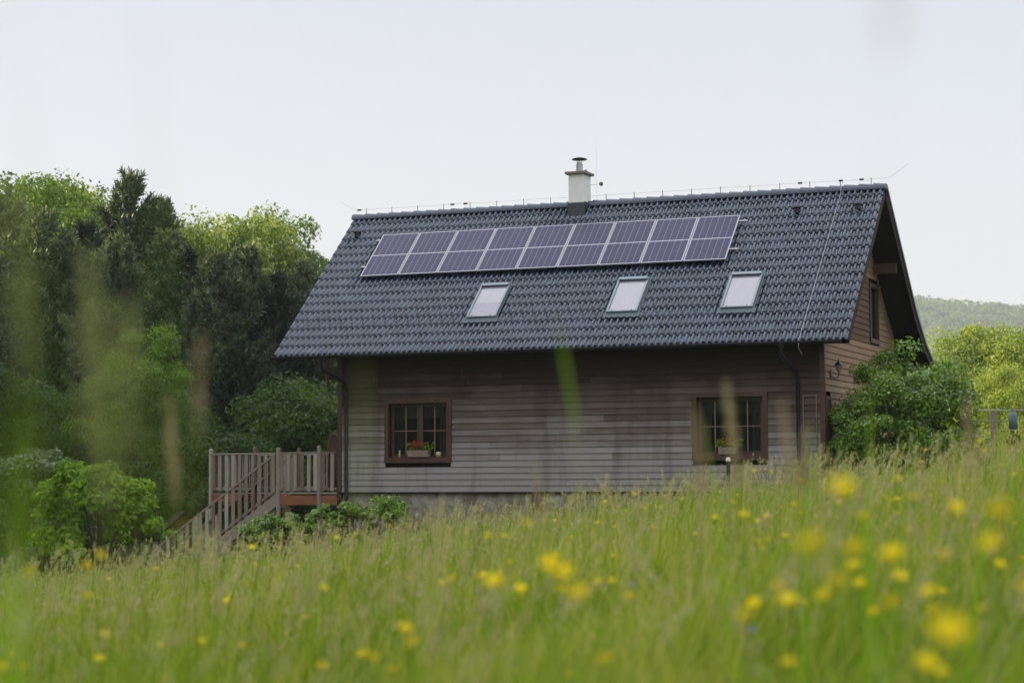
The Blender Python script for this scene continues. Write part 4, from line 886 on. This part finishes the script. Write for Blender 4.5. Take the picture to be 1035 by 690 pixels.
def stem_mesh(h):
    k = round(h, 1)
    if k not in stem_cache:
        m = MB().tube([(0, 0, -.02), (.01*k, .004, k*.5), (0, 0, k)], [.002, .0016, .0012], 5)
        for j, (z, a) in enumerate(((.25, .5), (.5, 2.6), (.7, 4.4))):
            e = Vector((math.cos(a), math.sin(a), .5))*.05; q = Vector((0, 0, z*k)); m.add([q, q+e*.6+Vector((0, 0, .006)), q+e*1.4, q+e*.6-Vector((0, 0, .008))], [(0, 1, 2, 3)])
        stem_cache[k] = (m.mesh('stem', M['grass_green']), k)
    return stem_cache[k]
def flower(kind, P, sc=1.0):
    g = gz(P); h = P[2]-g
    if h < .12 or h > 1.25: return False
    sm, k = stem_mesh(max(.2, h)); nm = 'buttercup' if kind == 'yellow' else 'violet_wildflower'
    r = thing(nm, 'yellow buttercup on a thin green stem in the tall meadow grass' if kind == 'yellow' else 'small violet wildflower among the meadow grass', 'flower', (P[0], P[1], g), 'buttercups in the meadow' if kind == 'yellow' else 'violet wildflowers in the meadow')
    o = link(bpy.data.objects.new('stem', sm), r); o.scale = (1, 1, h/k); o.rotation_euler = (0, 0, random.uniform(0, 6))
    o = link(bpy.data.objects.new('bloom', BL[kind]), r); o.location = (0, 0, h); o.scale = (sc,)*3; o.rotation_euler = (random.uniform(-.5, .6), random.uniform(-.6, .6), random.uniform(0, 6)); return True
FL = [(851,500,26),(965,517,18),(1010,522,28),(1005,553,26),(1009,573,12),(822,556,30),(865,559,22),(904,565,22),(907,585,15),(846,592,22),(835,605,18),(871,592,14),(901,614,22),(882,621,14),(943,618,14),(958,565,16),(788,596,15),(796,611,18),(755,626,18),(762,613,14),(958,645,34),(935,675,24),(955,685,18),(1033,597,20),(952,600,10),(985,532,8),(901,487,5),(954,488,5),(906,519,5),(802,511,7),(748,521,8),(775,523,7),(765,528,6),(723,524,7),(793,543,7),(765,548,8),(778,546,8),(557,573,18),(568,586,20),(587,604,22),(565,598,12),(606,589,10),(617,589,10),(501,592,18),(527,598,12),(489,583,9),(458,586,9),(445,590,8),(515,570,8),(543,520,8),(409,638,16),(418,652,16),(368,663,12),(378,668,14),(396,679,12),(326,676,12),(612,669,18),(575,685,12),(32,581,14),(88,575,14),(99,563,14),(2,676,14),(14,663,12),(23,676,12),(100,668,10),(104,644,12),(162,653,9),(166,687,12),(246,654,10),(204,650,10),(227,609,7),(230,606,6),(308,625,7),(158,576,6),(562,578,14),(574,580,16),(640,500,5),(652,515,6),(700,495,5),(690,505,5),(740,508,6)]
for px, py, sz in FL:
    v = min(26, 64./sz)
    for tr_ in range(7):                        # real flower on real ground: move it nearer until its stem is a sensible length
        P = at(px, py, v); h = P[2]-gz(P)
        if h > .3: break
        v *= .8
    flower('yellow', P, random.uniform(.9, 1.15))
cnt = 0
while cnt < 165:
    v = random.uniform(3.5, 14) if cnt < 60 else random.uniform(9, 38); u = random.uniform(-.28, .30)*v
    if random.random() > .35+.65*(u/v+.28)/.58: continue
    x, y, _ = CAM+RV*u+FV*v
    if x < L1+.3 and y > -.3 : continue
    cnt += flower('yellow', np.array([x, y, float(ground(x, y))+random.uniform(.45, .85)]), random.uniform(.8, 1.1))
for px, py, v in ((547, 572, 8), (485, 598, 8), (438, 617, 7), (704, 517, 14), (760, 636, 6), (640, 590, 9), (545, 565, 9), (330, 600, 10)): flower('purple', at(px, py, v))

# ------------------------------------------------------------------ haze
def haze(d):
    m = bpy.data.materials.new('haze'); m.use_nodes = True; nt = m.node_tree; nt.nodes.remove(nt.nodes['Principled BSDF'])
    pv = N(nt, 'ShaderNodeVolumePrincipled', inp={'Density': d, 'Anisotropy': .2}); pv.inputs['Color'].default_value = (.86, .93, 1, 1); nt.links.new(pv.outputs[0], nt.nodes['Material Output'].inputs['Volume'])
    o = MB().box(-390, 1110, -305, 2700, -30, 170).obj('haze', m); o.rotation_euler = (0, 0, YAW); o.location = (CAM[0], CAM[1], 0); tag(o, 'thin pale haze in the valley air', 'haze', kind='stuff')
HAZE = .00026
if HAZE: haze(HAZE)
# ------------------------------------------------------------------ light
EL = R(15); SUNV = Vector((-RV[0]*1+FV[0]*-.10, -RV[1]*1+FV[1]*-.10, 0)).normalized()
az = math.atan2(SUNV.x, SUNV.y)
w = bpy.data.worlds.new('World'); scn.world = w; w.use_nodes = True; nt = w.node_tree; bg = nt.nodes['Background']
sk = N(nt, 'ShaderNodeTexSky', sky_type='NISHITA', sun_disc=False, sun_elevation=EL, sun_rotation=az, altitude=400, air_density=1.0, dust_density=4.5, ozone_density=1.5)
tcw = N(nt, 'ShaderNodeTexCoord'); sw = N(nt, 'ShaderNodeSeparateXYZ'); nt.links.new(tcw.outputs['Generated'], sw.inputs[0])
veil = ramp(nt, sw.outputs['Z'], [(0, (.42, .413, .415)), (.28, (.36, .36, .378)), (.75, (.93, .93, .95))])       # thin high cloud, brightened overhead to throw more light on the meadow
vm = N(nt, 'ShaderNodeVectorMath', operation='SCALE'); nt.links.new(veil, vm.inputs[0]); vm.inputs['Scale'].default_value = 22
mx = mixc(nt, .55, sk.outputs[0], vm.outputs[0]); nt.links.new(mx, bg.inputs[0]); bg.inputs[1].default_value = .1
sd = bpy.data.lights.new('sun', 'SUN'); sd.energy = 5.0; sd.angle = R(.6); sd.color = (1, .86, .62); so = link(bpy.data.objects.new('sun', sd))
dirv = Vector((SUNV.x*math.cos(EL), SUNV.y*math.cos(EL), math.sin(EL))); so.rotation_euler = (-dirv).to_track_quat('-Z', 'Y').to_euler()
# ------------------------------------------------------------------ camera
cd = bpy.data.cameras.new('camera'); co = link(bpy.data.objects.new('camera', cd)); scn.camera = co
cd.sensor_width = 36; cd.lens = FPX/1035*36; cd.clip_start = .05; cd.clip_end = 6000
cp, sp = math.cos(PITCH), math.sin(PITCH); F_ = Vector((FV[0]*cp, FV[1]*cp, sp)); R_ = Vector(RV); U_ = R_.cross(F_); c, s = math.cos(ROLL), math.sin(ROLL)
R2 = R_*c+U_*s; U2 = -R_*s+U_*c; mt = Matrix((R2, U2, -F_)).transposed().to_4x4(); mt.translation = Vector(CAM); co.matrix_world = mt
cd.dof.use_dof = True; cd.dof.focus_distance = 48; cd.dof.aperture_fstop = 2.5
scn.view_settings.view_transform = 'Standard'; scn.view_settings.look = 'None'; scn.view_settings.exposure = 0.5; scn.view_settings.gamma = 1
scn.render.engine = 'CYCLES'
